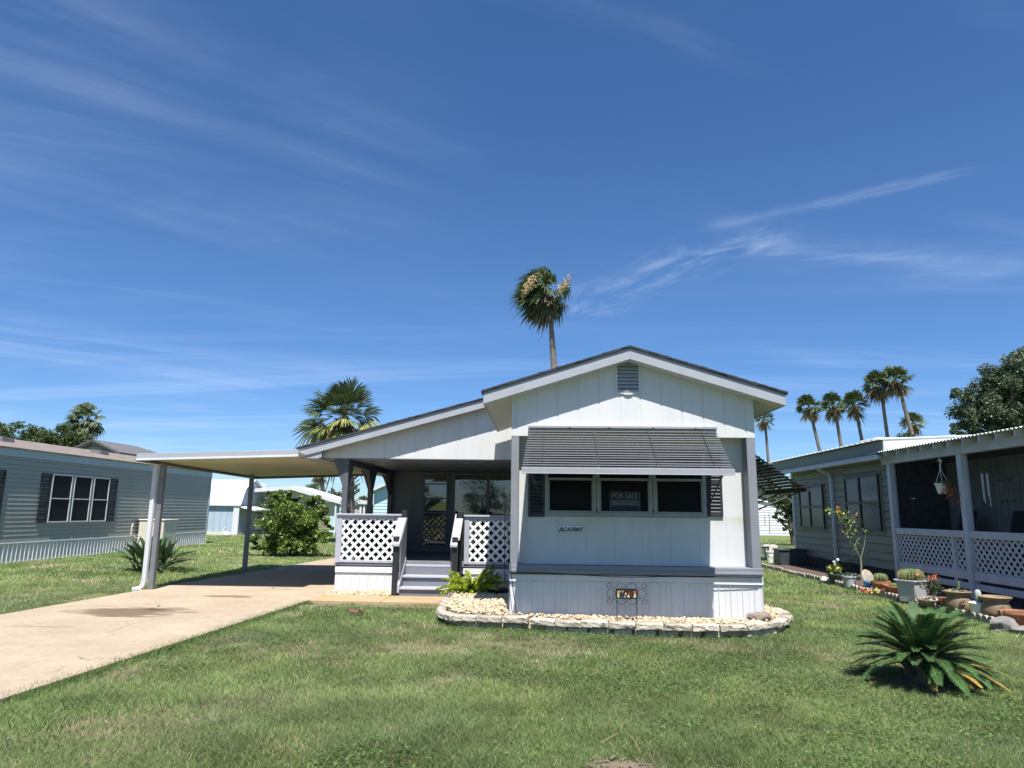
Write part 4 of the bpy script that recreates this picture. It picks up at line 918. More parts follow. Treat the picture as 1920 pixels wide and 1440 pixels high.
b = MB(); b.box(8.6,PYN,.14,10.2,PYE,.22); b.build('floor', W['wood'], sp)
b = MB(); b.box(8.55,PYN,-.02,8.6,PYE,.2); b.build('skirt_board', W['shingle'], sp)
b = MB(); y = PYN
while y < PYE: b.box(9.95,y,.22,9.99,y+.19,3.2); b.box(9.965,y+.19,.22,9.99,y+.21,3.2); y += .21
b.build('inner_wall', W['rint'], sp)
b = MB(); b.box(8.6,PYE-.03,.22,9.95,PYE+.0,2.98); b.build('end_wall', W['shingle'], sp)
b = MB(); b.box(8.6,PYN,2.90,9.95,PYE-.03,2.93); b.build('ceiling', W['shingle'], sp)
# hung things
hp = atx(1767,916,8.36); 
hb = thing('hanging_basket', hp, 'white hanging basket of orange flowers under the porch beam', 'hanging basket')
b = MB(); b.lathe((hp.x,hp.y,hp.z-.11),[(0,0),(.085,0),(.13,.19),(.142,.19),(.142,.215),(.125,.215),(.12,.19),(0,.18)],18); b.build('pot', W['whitep'], hb, smooth=35)
b = MB(); zt = atx(1764,878,8.36).z
for a in (0, 2.1, 4.2): b.tube([(hp.x+.13*math.cos(a),hp.y+.13*math.sin(a),hp.z+.1),(hp.x,hp.y,zt)],.006,4)
b.tube([(hp.x,hp.y,zt-.02),(hp.x,hp.y,zt+.08),(hp.x,hp.y-.05,zt+.15),(hp.x,hp.y+.0,zt+.19),(hp.x,hp.y+.06,zt+.15)],.014,6); b.build('hanger', W['whitep'], hb)
rng = np.random.default_rng(5)
def scatter_quads(P, size, rng, flat=0.0, asp=.45, out=None):
    """leaf rhombs at points P -> verts, quads"""
    n = len(P); size = np.broadcast_to(size, n)
    d = rng.normal(size=(n,3)); 
    if out is not None: d = d*.9+out*.0
    d[:,2] *= (1-flat); d /= np.linalg.norm(d,axis=1,keepdims=True)
    r = rng.normal(size=(n,3)); r[:,2] += flat*2.5
    s = np.cross(d, r); s /= np.maximum(np.linalg.norm(s,axis=1,keepdims=True),1e-6)
    nn = np.cross(d, s)
    L = size[:,None]; bend = rng.uniform(.05,.3,size=(n,1))*L
    v = np.stack([P-d*L*.5, P+s*L*asp*.5+nn*bend*.2, P+d*L*.5-nn*bend*.5, P-s*L*asp*.5+nn*bend*.2], axis=1).reshape(-1,3)
    return v, np.arange(4*n).reshape(n,4)
P = np.array([hp.x,hp.y,hp.z])+np.array([0,-.16,-.02])+rng.normal(size=(70,3))*[.05,.10,.07]; P2 = np.array([hp.x,hp.y-.34,hp.z-.16])+rng.normal(size=(45,3))*[.05,.06,.12]
v, f = scatter_quads(np.vstack([P,P2]), .06, rng, asp=.7); link('blossoms', npmesh('blossoms', v, f, W['orangeflower']), hb)
v, f = scatter_quads(np.array(hp)+np.array([0,-.1,.1])+rng.normal(size=(70,3))*[.06,.13,.04], .08, rng); link('leaves', npmesh('leaves', v, f, W['leafmid']), hb)
def chime(px, y0, y1, X, label, tubes, spread, mtl, top):
    p = atx(px, y0, X); q = atx(px, y1, X); t = thing('wind_chime', p, label, 'wind chime')
    b = MB(); b.tube([(p.x,p.y,2.9),p],.004,4); b.build('cord', W['cable'], t)
    b = MB(); b.lathe((p.x,p.y,p.z-.02),[(0,0),(spread*1.2,0),(spread*1.2,.02),(0,.025)],14); b.build('top_disc', top, t)
    for i in range(tubes):
        a = 2*math.pi*i/tubes; b = MB(); L = (p.z-q.z)*(1-.1*i)
        b.tube([(p.x+spread*math.cos(a),p.y+spread*math.sin(a),p.z-.04),(p.x+spread*math.cos(a),p.y+spread*math.sin(a),p.z-L)],.012,8); b.build('tube', mtl, t, smooth=40)
chime(1845,884,950,8.75,'wind chime of four bright silver tubes hanging behind the porch screen',4,.06,W['chrome'],W['wood'])
chime(1713,934,960,8.75,'small wind chime with a pale disc and thin tubes, hanging near the first porch post',3,.05,W['aludark'],W['chrome'])
p = atx(1885,898,8.9); mb_ = thing('hanging_mobile', p, 'red beaded mobile with three strings hanging in the screened porch', 'mobile')
b = MB(); b.tube([(p.x,p.y,2.9),(p.x,p.y,p.z)],.004,4); b.box(p.x-.02,p.y-.2,p.z-.03,p.x+.02,p.y+.2,p.z); b.build('bar', W['leafbrown'], mb_)
for k in (-.16, 0, .16):
    b = MB()
    for i in range(6): b.blob((p.x,p.y+k,p.z-.07-i*.05),(.010,.010,.014),i,.1,1)
    s_ = b.build('bead_string', W['chrome'], mb_)
    b = MB(); b.blob((p.x,p.y+k,p.z-.42),(.03,.06,.03),3,.2,1); b.build('ornament', W['leafbrown'], s_)
for i, (px, lab) in enumerate(((1800,'black high-backed chair in the screened porch, left of the second post'),(1900,'black high-backed chair in the screened porch at the picture edge'))):
    p = atx(px,975,9.42); t = thing('porch_chair', (9.42,p.y,.22), lab, 'chair', 'black chairs in the screened porch')
    z1 = atx(px,957,9.42).z; y0_, y1_ = p.y-.30, p.y+.30
    b = MB(); b.hexa([(9.35,y0_,.62),(9.42,y0_,.60),(9.42,y1_,.60),(9.35,y1_,.62),(9.60,y0_+.03,z1),(9.67,y0_+.03,z1-.01),(9.67,y1_-.03,z1-.01),(9.60,y1_-.03,z1)]); b.build('backrest', W['chair'], t, bevel=.03, seg=2)
    b = MB(); b.box(8.92,y0_,.60,9.45,y1_,.68); b.build('seat', W['chair'], t, bevel=.03, seg=2)
    for yy in (y0_-.03, y1_+.03):
        b = MB(); b.box(8.95,yy-.025,.84,9.5,yy+.025,.88); b.build('armrest', W['black'], t)
        for xx in (8.98, 9.5): b = MB(); b.tube([(xx,yy,.22),(xx,yy,.85)],.016,6); b.build('leg', W['black'], t)
# white shed, gap
S = gp(1452,1004); SYY = S.y
a0, a1 = at(1412,935,SYY), at(1479,951,SYY)
ws = thing('storage_shed', (S.x,SYY,0), 'white sided shed with sloping roof on the back lawn between the two homes', 'shed')
b = MB(); z = 0
while z < a0.z:
    zt = min(z+.2,a0.z); xr = a1.x if zt <= a1.z else a1.x-(zt-a1.z)/(a0.z-a1.z)*(a1.x-a0.x)
    b.add([(a0.x-2,SYY-.03,z),(xr,SYY-.03,z),(xr,SYY,zt),(a0.x-2,SYY,zt)], [(0,1,2,3)]); b.add([(a0.x-2,SYY,z),(xr,SYY,z),(xr,SYY-.03,z),(a0.x-2,SYY-.03,z)], [(0,1,2,3)]); z = zt
b.build('siding', W['white2'], ws, fix=False)
b = MB(); b.prism([(a0.x-2,0),(a1.x,0),(a1.x,a1.z-.02),(a0.x-2,a0.z-.02)], 'y', SYY+.01, SYY+4); b.build('wall', W['white2'], ws)
b = MB(); b.prism([(a0.x-2.1,a0.z+.36),(a1.x+.15,a1.z-.04),(a1.x+.15,a1.z+.06),(a0.x-2.1,a0.z+.5)], 'y', SYY-.15, SYY+4.2); b.build('roof', W['metalroof'], ws)
for px, ya, yb in ((1434,965,985),(1442,962,1000),(1473,963,987)):
    x = at(px,970,SYY).x; b = MB(); b.beam((x,SYY-.06,at(px,ya,SYY).z),(x-.02,SYY-.06,at(px,yb,SYY).z),.04,.03,up=(0,1,0)); b.build('wall_bracket', W['wood'], ws)
# things standing in the gap
p = gp(1446,1056); bk = thing('bucket', p, 'white plastic bucket standing on the ground between the two homes', 'bucket')
b = MB(); b.lathe((p.x,p.y,0),[(0,0),(.125,0),(.15,.36),(.165,.36),(.165,.40),(.14,.40),(.12,.03),(0,.03)],18); b.build('body', W['whitep'], bk, smooth=35)
b = MB(); b.tube([(p.x-.155,p.y,.36),(p.x-.1,p.y-.12,.27),(p.x,p.y-.17,.22),(p.x+.1,p.y-.12,.27),(p.x+.155,p.y,.36)],.006,5); b.build('handle', W['chrome'], bk)
p = gp(1476,1062); tr = thing('planter_trough', p, 'long dark slate planter trough at the far corner of the sage-grey house', 'planter')
b = MB(); x0_, x1_ = p.x-.32, p.x+.55
b.hexa([(x0_+.06,p.y-.2,0),(x1_-.06,p.y-.2,0),(x1_-.06,p.y+.2,0),(x0_+.06,p.y+.2,0),(x0_,p.y-.25,.5),(x1_,p.y-.25,.5),(x1_,p.y+.25,.5),(x0_,p.y+.25,.5)]); b.build('body', W['darkplastic'], tr, bevel=.01)
b = MB()
for a in ((x0_-.03,p.y-.28,x1_+.03,p.y-.22),(x0_-.03,p.y+.22,x1_+.03,p.y+.28),(x0_-.03,p.y-.22,x0_+.03,p.y+.22),(x1_-.03,p.y-.22,x1_+.03,p.y+.22)): b.box(a[0],a[1],.5,a[2],a[3],.55)
b.build('rim', W['darkplastic'], tr, bevel=.01)
for k, (px, lab) in enumerate(((1457,'cream concrete block beside the white bucket'),(1468,'cream concrete block nearer the dark trough'))):
    p = gp(px,1046); b = MB(); b.box(p.x-.16,p.y+1.0,0,p.x+.16,p.y+1.3,.42); b.box(p.x-.1,p.y+1.05,.42,p.x+.1,p.y+1.25,.44)
    tag(b.build('concrete_block', W['cream'], bevel=.015), lab, 'block')
p = gp(1436,1050); bn = thing('plant_bench', p, 'small pale wooden plant bench half hidden behind the white home corner', 'bench')
b = MB(); b.box(p.x-.4,p.y+.3,.40,p.x+.25,p.y+.7,.46); b.build('top', W['cream'], bn)
for x in (p.x-.37, p.x+.2):
    for y in (p.y+.33, p.y+.66): b = MB(); b.box(x-.03,y-.03,0,x+.03,y+.03,.40); b.build('leg', W['cream'], bn)
# ================================================================ VEGETATION BUILDERS
def fan_crown(c, R_, n, seed, wind=(0,0,0), seg=14, lo=-55, hi=82, dead=0.0, droop=.5, spread=80):
    rng = np.random.default_rng(seed); V, Fq, base = [], [], 0
    wind = np.array(wind, float)
    for i in range(n):
        t = (i+.5)/n; el = math.radians(lo+(hi-lo)*t**.85+rng.normal()*6); az = i*2.399963+rng.normal()*.25
        d = np.array([math.cos(el)*math.cos(az), math.cos(el)*math.sin(az), math.sin(el)]); thin = abs(wind[0]) > .6 and d[0] > .25 and rng.uniform() < .55
        d = d+wind*.35; d /= np.linalg.norm(d)
        if thin: continue
        k = rng.uniform(.72,1.14); pl = R_*.52*k; bl = R_*.62*k
        side = np.cross(d, [0,0,1.0]); side /= max(np.linalg.norm(side),1e-6); up = np.cross(side, d)
        sag = np.array([0,0,-1.0])*R_*.08*math.cos(el)
        tip = c+d*pl+sag; w = R_*.016
        V += [c+side*w, c-side*w, tip-side*w, tip+side*w]; Fq.append([base,base+1,base+2,base+3]); base += 4
        roll = rng.normal()*.35
        s2 = side*math.cos(roll)+up*math.sin(roll); u2 = np.cross(s2, d)
        for j in range(seg):
            a = math.radians(-spread+2*spread*(j+.5)/seg+rng.normal()*2.5); L = bl*(.72+.28*math.cos(a))*rng.uniform(.9,1.08)
            dd = d*math.cos(a)+s2*math.sin(a)+u2*(.10-.28*abs(math.sin(a))); dd /= np.linalg.norm(dd)
            pw = np.cross(dd, u2); pw /= max(np.linalg.norm(pw),1e-6)
            wd = bl*2.0*math.radians(spread)/seg*.30
            m_ = tip+dd*L*.58+np.array([0,0,-1])*L*.05*droop+wind*L*.06
            e_ = tip+dd*L*.92+np.array([0,0,-1])*L*droop*rng.uniform(.25,.65)+wind*L*.28
            V += [tip+pw*wd*.15, tip-pw*wd*.15, m_-pw*wd, m_+pw*wd, e_-pw*wd*.12, e_+pw*wd*.12]
            Fq += [[base,base+1,base+2,base+3],[base+3,base+2,base+4,base+5]]; base += 6
    return np.array(V), np.array(Fq)
def skirt_fronds(c, R_, n, seed, wind=(0,0,0), ln=1.0):
    """dead fronds hanging down the trunk"""
    rng = np.random.default_rng(seed); V, Fq, b = [], [], 0; wind = np.array(wind, float)
    for i in range(n):
        az = rng.uniform(0, 2*math.pi); r0 = R_*rng.uniform(.05,.22); st = np.array([math.cos(az)*r0, math.sin(az)*r0, -R_*rng.uniform(-.05,.25)])+c
        d = np.array([math.cos(az)*rng.uniform(.15,.6), math.sin(az)*rng.uniform(.15,.6), -1.0])+wind*.4; d /= np.linalg.norm(d)
        L = R_*rng.uniform(.4,.95)*ln; s = np.cross(d, rng.normal(size=3)); s /= np.linalg.norm(s); w = R_*rng.uniform(.02,.05)
        for k in range(3):
            dk = d+s*(k-1)*.25+rng.normal(size=3)*.08; e = st+dk*L
            V += [st+s*w*.3, st-s*w*.3, st+dk*L*.6-s*w, st+dk*L*.6+s*w, e-s*w*.15, e+s*w*.15]
            Fq += [[b,b+1,b+2,b+3],[b+3,b+2,b+4,b+5]]; b += 6
    return np.array(V), np.array(Fq)
def fan_palm(label, Y, tr, crown_px, n, seed, wind=(0,0,0), r0=.22, r1=.15, tan=20, lo=-55, seg=14, mt='palmgreen', group=None, spread=80, droop=.5, tanm='palmtan', brown=0, ln=1.0):
    """tr: pixel trunk line from the crown down; continues to the ground"""
    P = [at(x, y, Y) for x, y in tr]; cdir = (P[-1]-P[-2]).normalized() if len(P) > 1 else Vector((0,0,-1))
    g0 = P[-1]+cdir*((P[-1].z)/max(-cdir.z,.3)); g0.z = -.05
    t = thing('palm_tree', (g0.x,g0.y,0), label, 'palm tree', group)
    c = P[0]; R_ = crown_px/F*Y*1.02
    line = [g0]+[p for p in reversed(P)]
    pts = []
    for a, b_ in zip(line, line[1:]):
        for k in range(8): pts.append(a.lerp(b_, k/8))
    pts.append(line[-1]); N_ = len(pts)
    rr = [(r0+(r1-r0)*min(1,i/(N_*.7)))*(1.25 if i == 0 else 1)*(1+.06*math.sin(i*2.9+seed)) for i in range(N_)]
    b = MB(); b.tube(pts, rr, 9); b.build('trunk', W['trunk'], t, smooth=60)
    v, f = fan_crown(np.array(c), R_, n, seed, wind, seg, lo=lo, spread=spread, droop=droop); link('crown', npmesh('crown', v, f, W[mt]), t)
    if tan: v, f = skirt_fronds(np.array(c)+[0,0,-.05*R_], R_, tan, seed+50, wind, ln); link('dead_fronds', npmesh('dead_fronds', v, f, W[tanm]), t)
    if brown: v, f = skirt_fronds(np.array(c)+[0,0,-.1*R_], R_*1.05, brown, seed+90, wind, ln); link('dried_skirt', npmesh('dried_skirt', v, f, W['palmbrown']), t)
    return t, c, R_
def blossom(t, c, off, R_, n, seed, m):
    rng = np.random.default_rng(seed); p = np.array(c)+np.array(off)
    P = p+rng.normal(size=(n,3))*np.array([.075,.08,.17])*R_; P[:,0] += (P[:,2]-p[2])*.5; v, f = scatter_quads(P, R_*.065, rng, asp=.5)
    link('seed_blossoms', npmesh('seed_blossoms', v, f, m), t)
# tall palm behind the roof
t, c, r = fan_palm('tall wind-blown fan palm rising behind the white home roof, with cream seed plumes', 46, [(1024,549),(1033,606),(1036,650),(1039,690)], 56, 96, 11, wind=(-.85,0,-.30), r0=.26, r1=.17, tan=14, brown=64, lo=-55, seg=20, droop=.7)
W['plume'] = mat('cream_seed_plume', (.46,.35,.20), .8, .2, 3, island=.25)
blossom(t, c, (-1.15,-2.1,-.15), r, 520, 3, W['plume']); blossom(t, c, (1.15,-1.8,-.05), r, 380, 4, W['plume'])
# big near palm behind the porch roof
t, c, r = fan_palm('broad fan palm with yellowing lower fronds, close behind the porch roof', 34, [(645,782),(650,830),(655,900),(655,990)], 73, 50, 12, wind=(-.22,0,-.05), r0=.26, r1=.24, tan=24, lo=-34, seg=24, mt='palmgreen', brown=36, ln=1.5, spread=74, droop=.35)
rngp = np.random.default_rng(8)
v, f = fan_crown(np.array(c)+[-.1,-.3,-.25], r*.95, 15, 77, (-.15,-.3,-.1), 26, lo=-42, hi=5, droop=.7, spread=80); link('yellowing_fronds', npmesh('yellowing_fronds', v, f, W['yellowfrond'] if 'yellowfrond' in W else W.setdefault('yellowfrond', mat('yellowing_frond', (.30,.31,.09), .55, .3, 1.2, island=.45, trans=.2))), t)
b = MB()
rb = random.Random(4)
for k in range(70):
    a = rb.uniform(0,6.28); z = rb.uniform(.6,5.0); x, y = c.x+.28+.24*math.cos(a), c.y+.24*math.sin(a); p0_ = at(655,960,34)
    x, y = p0_.x+.24*math.cos(a)-.0, p0_.y+.24*math.sin(a)
    b.beam((x,y,z),(x+.22*math.cos(a),y+.22*math.sin(a),z+.16),.07,.03)
b.build('frond_stub', W['palmbrown'], t)
# left palm
fan_palm('wind-swept fan palm standing over the grey-green mobile home roof', 62, [(166,783),(163,815),(162,850)], 34, 52, 21, wind=(-.75,0,-.25), r0=.2, r1=.16, tan=14, brown=14, lo=-48, seg=12, droop=.7)
# right-hand group
GR = 'fan palms beyond the right neighbour'
fan_palm('small distant fan palm half hidden beside the white home eave', 105, [(1433,786),(1437,820),(1441,868)], 21, 34, 31, r0=.24, r1=.18, tan=36, group=GR, seg=14, lo=-22, ln=1.15, wind=(-.1,0,0))
fan_palm('fan palm with tan skirt and leaning trunk, first in the row past the white home', 96, [(1517,763),(1526,800),(1540,856)], 25, 46, 32, r0=.28, r1=.2, tan=60, group=GR, seg=14, lo=-22, ln=1.15)
fan_palm('fan palm with a nearly straight trunk, crown touching its twin on the right', 96, [(1562,760),(1570,795),(1579,846)], 26, 46, 33, r0=.26, r1=.2, tan=30, brown=22, group=GR, seg=14, lo=-22, ln=1.15)
fan_palm('fan palm left of the tall pair, its crown touching the crown on its left', 96, [(1600,758),(1609,790),(1618,836)], 27, 46, 34, r0=.26, r1=.2, tan=30, brown=22, group=GR, seg=14, lo=-22, ln=1.15)
fan_palm('tall fan palm with upright trunk, left one of the overlapping tall pair', 92, [(1643,722),(1655,752),(1664,820)], 30, 48, 35, r0=.26, r1=.2, tan=34, brown=30, group=GR, seg=14, lo=-22, ln=1.15, wind=(-.25,0,0))
fan_palm('tallest fan palm of the row, its trunk leaning across the short palm', 90, [(1678,712),(1690,742),(1712,822)], 31, 48, 36, r0=.3, r1=.22, tan=40, brown=22, group=GR, seg=14, lo=-22, ln=1.15)
fan_palm('short fan palm with tan skirt at the foot of the tallest leaning palm', 95, [(1712,793),(1713,810),(1714,830)], 23, 42, 37, r0=.26, r1=.24, tan=60, group=GR, seg=14, lo=-22, ln=1.15)
fan_palm('slim distant palm with brown skirt, seen under the carport roof edge', 62, [(599,887),(605,915),(606,960)], 22, 16, 38, r0=.2, r1=.2, tan=44, lo=-60, seg=10, tanm='palmtan')
fan_palm('tiny far fan palm seen between the porch posts', 110, [(660,917),(662,930),(663,950)], 13, 30, 39, r0=.2, r1=.16, tan=26, seg=8)

def tree(name, label, cat, base, clumps, n, size, mt, seed, trunk_r=.18, fork=None, group=None, asp=.5, limbs=10, flat=.25, shell=.5, nsub=110, sr=(.22,.42)):
    """clumps: list of (centre, radius vector) in world metres; leaves spread through sub-clumps"""
    rng = np.random.default_rng(seed); rd = random.Random(seed)
    t = thing(name, base, label, cat, group); base = Vector(base)
    sub = []
    tot = sum(r[0]*r[1]*r[2] for _, r in clumps)
    for c, r in clumps:
        k = max(6, int(nsub*(r[0]*r[1]*r[2])/tot))
        for i in range(k):
            d = rng.normal(size=3); d /= np.linalg.norm(d); q = rng.uniform(shell, 1.0)
            sub.append((np.array(c)+d*np.array(r)*q, min(r)*rng.uniform(*sr), np.array(d)))
    per = max(10, n//len(sub)); Ps = []
    for c, r, d in sub:
        m_ = int(per*rng.uniform(.6,1.4)); e = rng.normal(size=(m_,3)); e /= np.linalg.norm(e,axis=1,keepdims=True)
        Ps.append(c+e*r*(rng.uniform(0,1,size=(m_,1))**.45)*np.array([1.15,1.15,.85]))
    P = np.vstack(Ps); P = P[P[:,2] > .04]
    v, f = scatter_quads(P, size*rng.uniform(.7,1.3,size=len(P)), rng, flat=flat, asp=asp)
    link('crown', npmesh('crown', v, f, W[mt]), t)
    b = MB(); c0 = Vector(np.mean([np.array(c) for c, _ in clumps], axis=0)); fk = fork or (base+(c0-base)*.45)
    b.tube([base-Vector((0,0,.05)), base.lerp(fk,.5)+Vector((rd.uniform(-.05,.05),0,0)), fk], [trunk_r*1.25,trunk_r,trunk_r*.85], 9)
    for i in range(limbs):
        e = Vector(sub[rd.randrange(len(sub))][0]); mid = Vector(fk).lerp(e,.5)+Vector((rd.uniform(-.1,.1),rd.uniform(-.1,.1),.05*(e-Vector(fk)).length))
        b.tube([fk, mid, e], [trunk_r*.55,trunk_r*.32,trunk_r*.08], 6)
    b.build('trunk', W['bark'], t, smooth=60)
    return t
def cl(px, py, Y, rx, ry=None, rz=None):
    c = at(px, py, Y); s = Y/F; return (c, (rx*s, (ry or rx)*s*.9, (rz or rx)*s))
gb = lambda px, Y: Vector((at(px,970,Y).x, Y, 0))
# trees beyond the left home
tree('tree','dense green tree above the grey-green mobile home at the picture edge','tree',gb(20,58),[cl(15,818,58,48,0,28),cl(-40,812,58,50,0,30)],9000,.22,'leafmid',41,.25)
tree('tree','green tree with feathery top between two others behind the grey-green mobile home','tree',gb(78,60),[cl(74,822,60,34,0,22),cl(98,826,60,22,0,16)],6500,.21,'leafmid',42,.22)
tree('tree','green tree just left of the wind-swept palm','tree',gb(130,61),[cl(126,820,61,30,0,26),cl(152,830,61,26,0,20)],6500,.21,'leafmid',43,.22)
# big tree right
tree('tree','large grey-green spreading tree rising over the corrugated porch roof','tree',gb(1900,44),
     [cl(1900,745,44,62,0,52),cl(1845,770,44,52,0,42),cl(1812,730,44,28,0,20),cl(1900,702,44,44,0,36),cl(1935,690,44,46,0,36),cl(1960,760,44,70,0,60),cl(1800,808,44,30,0,18),cl(1870,815,44,60,0,25),cl(1856,718,44,30,0,24)],80000,.17,'leafdk',44,.30,limbs=16,nsub=420,sr=(.24,.5))
tree('tree','small dark treetop peeking over the white metal roof','tree',gb(1699,60),[cl(1699,822,60,15,0,12),cl(1748,826,60,12,0,7)],900,.18,'leafdk',45,.15)
tree('tree','dark green tree overhanging the white shed between the two homes','tree',gb(1488,38),
     [cl(1470,938,38,22,0,24),cl(1490,950,38,20,0,30),cl(1462,966,38,13,0,12),cl(1479,980,38,12,0,18)],4200,.16,'leafmid',46,.18)
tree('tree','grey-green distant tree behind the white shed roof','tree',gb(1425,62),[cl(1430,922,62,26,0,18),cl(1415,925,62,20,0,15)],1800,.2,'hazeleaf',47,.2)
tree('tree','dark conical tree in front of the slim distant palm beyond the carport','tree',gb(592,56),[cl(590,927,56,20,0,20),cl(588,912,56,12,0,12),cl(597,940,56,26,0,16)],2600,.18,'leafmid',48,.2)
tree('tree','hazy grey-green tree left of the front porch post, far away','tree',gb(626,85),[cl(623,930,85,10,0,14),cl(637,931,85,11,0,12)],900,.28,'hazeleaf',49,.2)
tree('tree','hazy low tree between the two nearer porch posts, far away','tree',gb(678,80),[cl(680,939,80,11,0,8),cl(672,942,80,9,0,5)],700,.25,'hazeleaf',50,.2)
# trees across the road (seen only as reflections in the porch glass)
for i, (x, h, w) in enumerate(((-9.5,5.0,2.6),(-4.4,6.6,2.4),(1.2,5.6,2.8),(7.5,7.0,3.4),(-16,6.5,3.6))):
    tree('tree', ('low round','slender tall','broad','large spreading','dense wide')[i]+' dark tree across the road, mirrored in the porch glass', 'tree', (x*1.5,-46-i*1.7,0), [(Vector((x*1.5,-46-i*1.7,h*.6)),(w,w,h*.4)),(Vector((x*1.5+.8,-46-i*1.7,h*.4)),(w*1.3,w,h*.3))], 4200,.24,'leafdk',60+i,.2)
# citrus bush
cy_ = gp(545,1044).y
def cb(px, py, rx, rz): 
    c = at(px,py,cy_); s = cy_/F; return (c,(rx*s,rx*s*.8,rz*s))
t = tree('citrus_bush','bushy citrus shrub with glossy yellow-green leaves beyond the carport','bush',gp(545,1042),
     [cb(545,980,62,45),cb(500,1005,34,36),cb(590,1000,30,40),cb(525,945,32,22),cb(577,950,34,22),cb(508,925,10,8),cb(585,938,16,10),cb(478,1025,12,16),cb(545,1020,60,20),cb(612,985,14,22),cb(604,960,18,20),cb(540,935,40,20),cb(470,1005,12,20)],26000,.095,'citrus',51,.05,limbs=26,asp=.5,flat=.35,shell=.35,nsub=170,sr=(.22,.40),fork=gp(545,1042)+Vector((0,0,.3)))
b = MB(); g0 = gp(545,1042)
rb = random.Random(9)
for i in range(9): x = g0.x+rb.uniform(-1.0,1.0); b.tube([(x,g0.y+rb.uniform(-.3,.3),0),(x+rb.uniform(-.15,.15),g0.y,.5),(x+rb.uniform(-.3,.3),g0.y,1.1)],[.025,.02,.012],5)
b.build('stem', W['bark'], t)
# bird-of-paradise clump beside the carport post
bp_ = gp(284,1071); bp_.z = 0
t = thing('strap_leaf_plant', bp_, 'clump of long upright paddle leaves growing beside the front carport post', 'plant')
rng = np.random.default_rng(23); V, Q, k = [], [], 0; SV, SQ, sk = [], [], 0
sB = MB()
for i in range(96):
    az = rng.uniform(0,6.28); el = math.radians(rng.uniform(40,89) if i > 12 else rng.uniform(15,40)); r0 = rng.uniform(0,.30); st = np.array([bp_.x+r0*math.cos(az)*1.3, bp_.y+r0*math.sin(az)*.7, 0])
    d = np.array([math.cos(el)*math.cos(az), math.cos(el)*math.sin(az), math.sin(el)]); L = rng.uniform(.62,1.02); side = np.cross(d,[0,0,1.0]); side /= np.linalg.norm(side); up = np.cross(side,d)
    sl_ = L*rng.uniform(.35,.5); n_ = 6; w = rng.uniform(.055,.09)
    sB.tube([st, st+d*sl_], [.014,.009], 5)
    row = []
    for j in range(n_+1):
        q = j/n_; p = st+d*(sl_+(L-sl_)*q)+np.array([d[0],d[1],0])*.22*q*q*L-np.array([0,0,1])*.10*q*q*L
        ww = w*math.sin(math.pi*min(.985,q*.93+.05))**.7; V += [p-side*ww+up*ww*.35, p, p+side*ww+up*ww*.35]
    for j in range(n_): a = k+j*3; Q += [[a,a+1,a+4,a+3],[a+1,a+2,a+5,a+4]]
    k += 3*(n_+1)
link('leaves', npmesh('leaves', V, Q, W['bop'], smooth=False), t); sB.build('stalk', W['bop'], t)
dl = MB()
for i in range(26):
    a = rng.uniform(0,6.28); p = Vector((bp_.x+.3*math.cos(a)*1.3,bp_.y+.25*math.sin(a),.02)); q = p+Vector((.18*math.cos(a),.18*math.sin(a),rng.uniform(.0,.16))); dl.beam(p,q,.04,.006)
dl.build('dry_leaves', W['palmtan'], t)

# ---------------------------------------------------------------- pinnate fronds
def pinnate(base, az, el, L, npair, ll, lw, curve, rng, V, Q, off, rach, vee=.5, taper=.35, plume=False):
    d0 = np.array([math.cos(az), math.sin(az), 0.0]); pts = []
    p = np.array(base, float); e = el; n = 16
    for i in range(n+1):
        pts.append(p.copy()); dd = d0*math.cos(e)+np.array([0,0,math.sin(e)]); p = p+dd*L/n; e -= curve/n*(.4+1.2*i/n)
    pts = np.array(pts); rach.append(pts)
    side = np.array([-math.sin(az), math.cos(az), 0.0])
    for i in range(npair):
        t = .12+.88*i/npair; f = t*n; a = min(int(f), n-1); c = pts[a]+(pts[a+1]-pts[a])*(f-a); tg = pts[a+1]-pts[a]; tg /= np.linalg.norm(tg)
        up = np.cross(side, tg); up *= np.sign(up[2]) if abs(up[2]) > .01 else 1
        env = (min(1,t*4.5)**.6)*(1-max(0,(t-taper)/(1-taper))**2*.75)
        for s in ((-1,1) if not plume else (rng.uniform(0,6.28),rng.uniform(0,6.28),rng.uniform(0,6.28))):
            if plume: ld = side*math.cos(s)+up*math.sin(s)+tg*.7
            else: ld = side*s*(.86+rng.normal()*.05)+tg*(.55+.35*t)+up*vee*.6
            ld /= np.linalg.norm(ld); l = ll*env*rng.uniform(.88,1.08); wv = np.cross(ld, up if not plume else rng.normal(size=3)); wv /= max(np.linalg.norm(wv),1e-6)
            m_ = c+ld*l*.5; tip = c+ld*l-np.array([0,0,1])*l*.10
            V += [c+wv*lw*.5, c-wv*lw*.5, m_-wv*lw*.6, m_+wv*lw*.6, tip-wv*lw*.08, tip+wv*lw*.08]
            Q += [[off,off+1,off+2,off+3],[off+3,off+2,off+4,off+5]]; off += 6
    return off
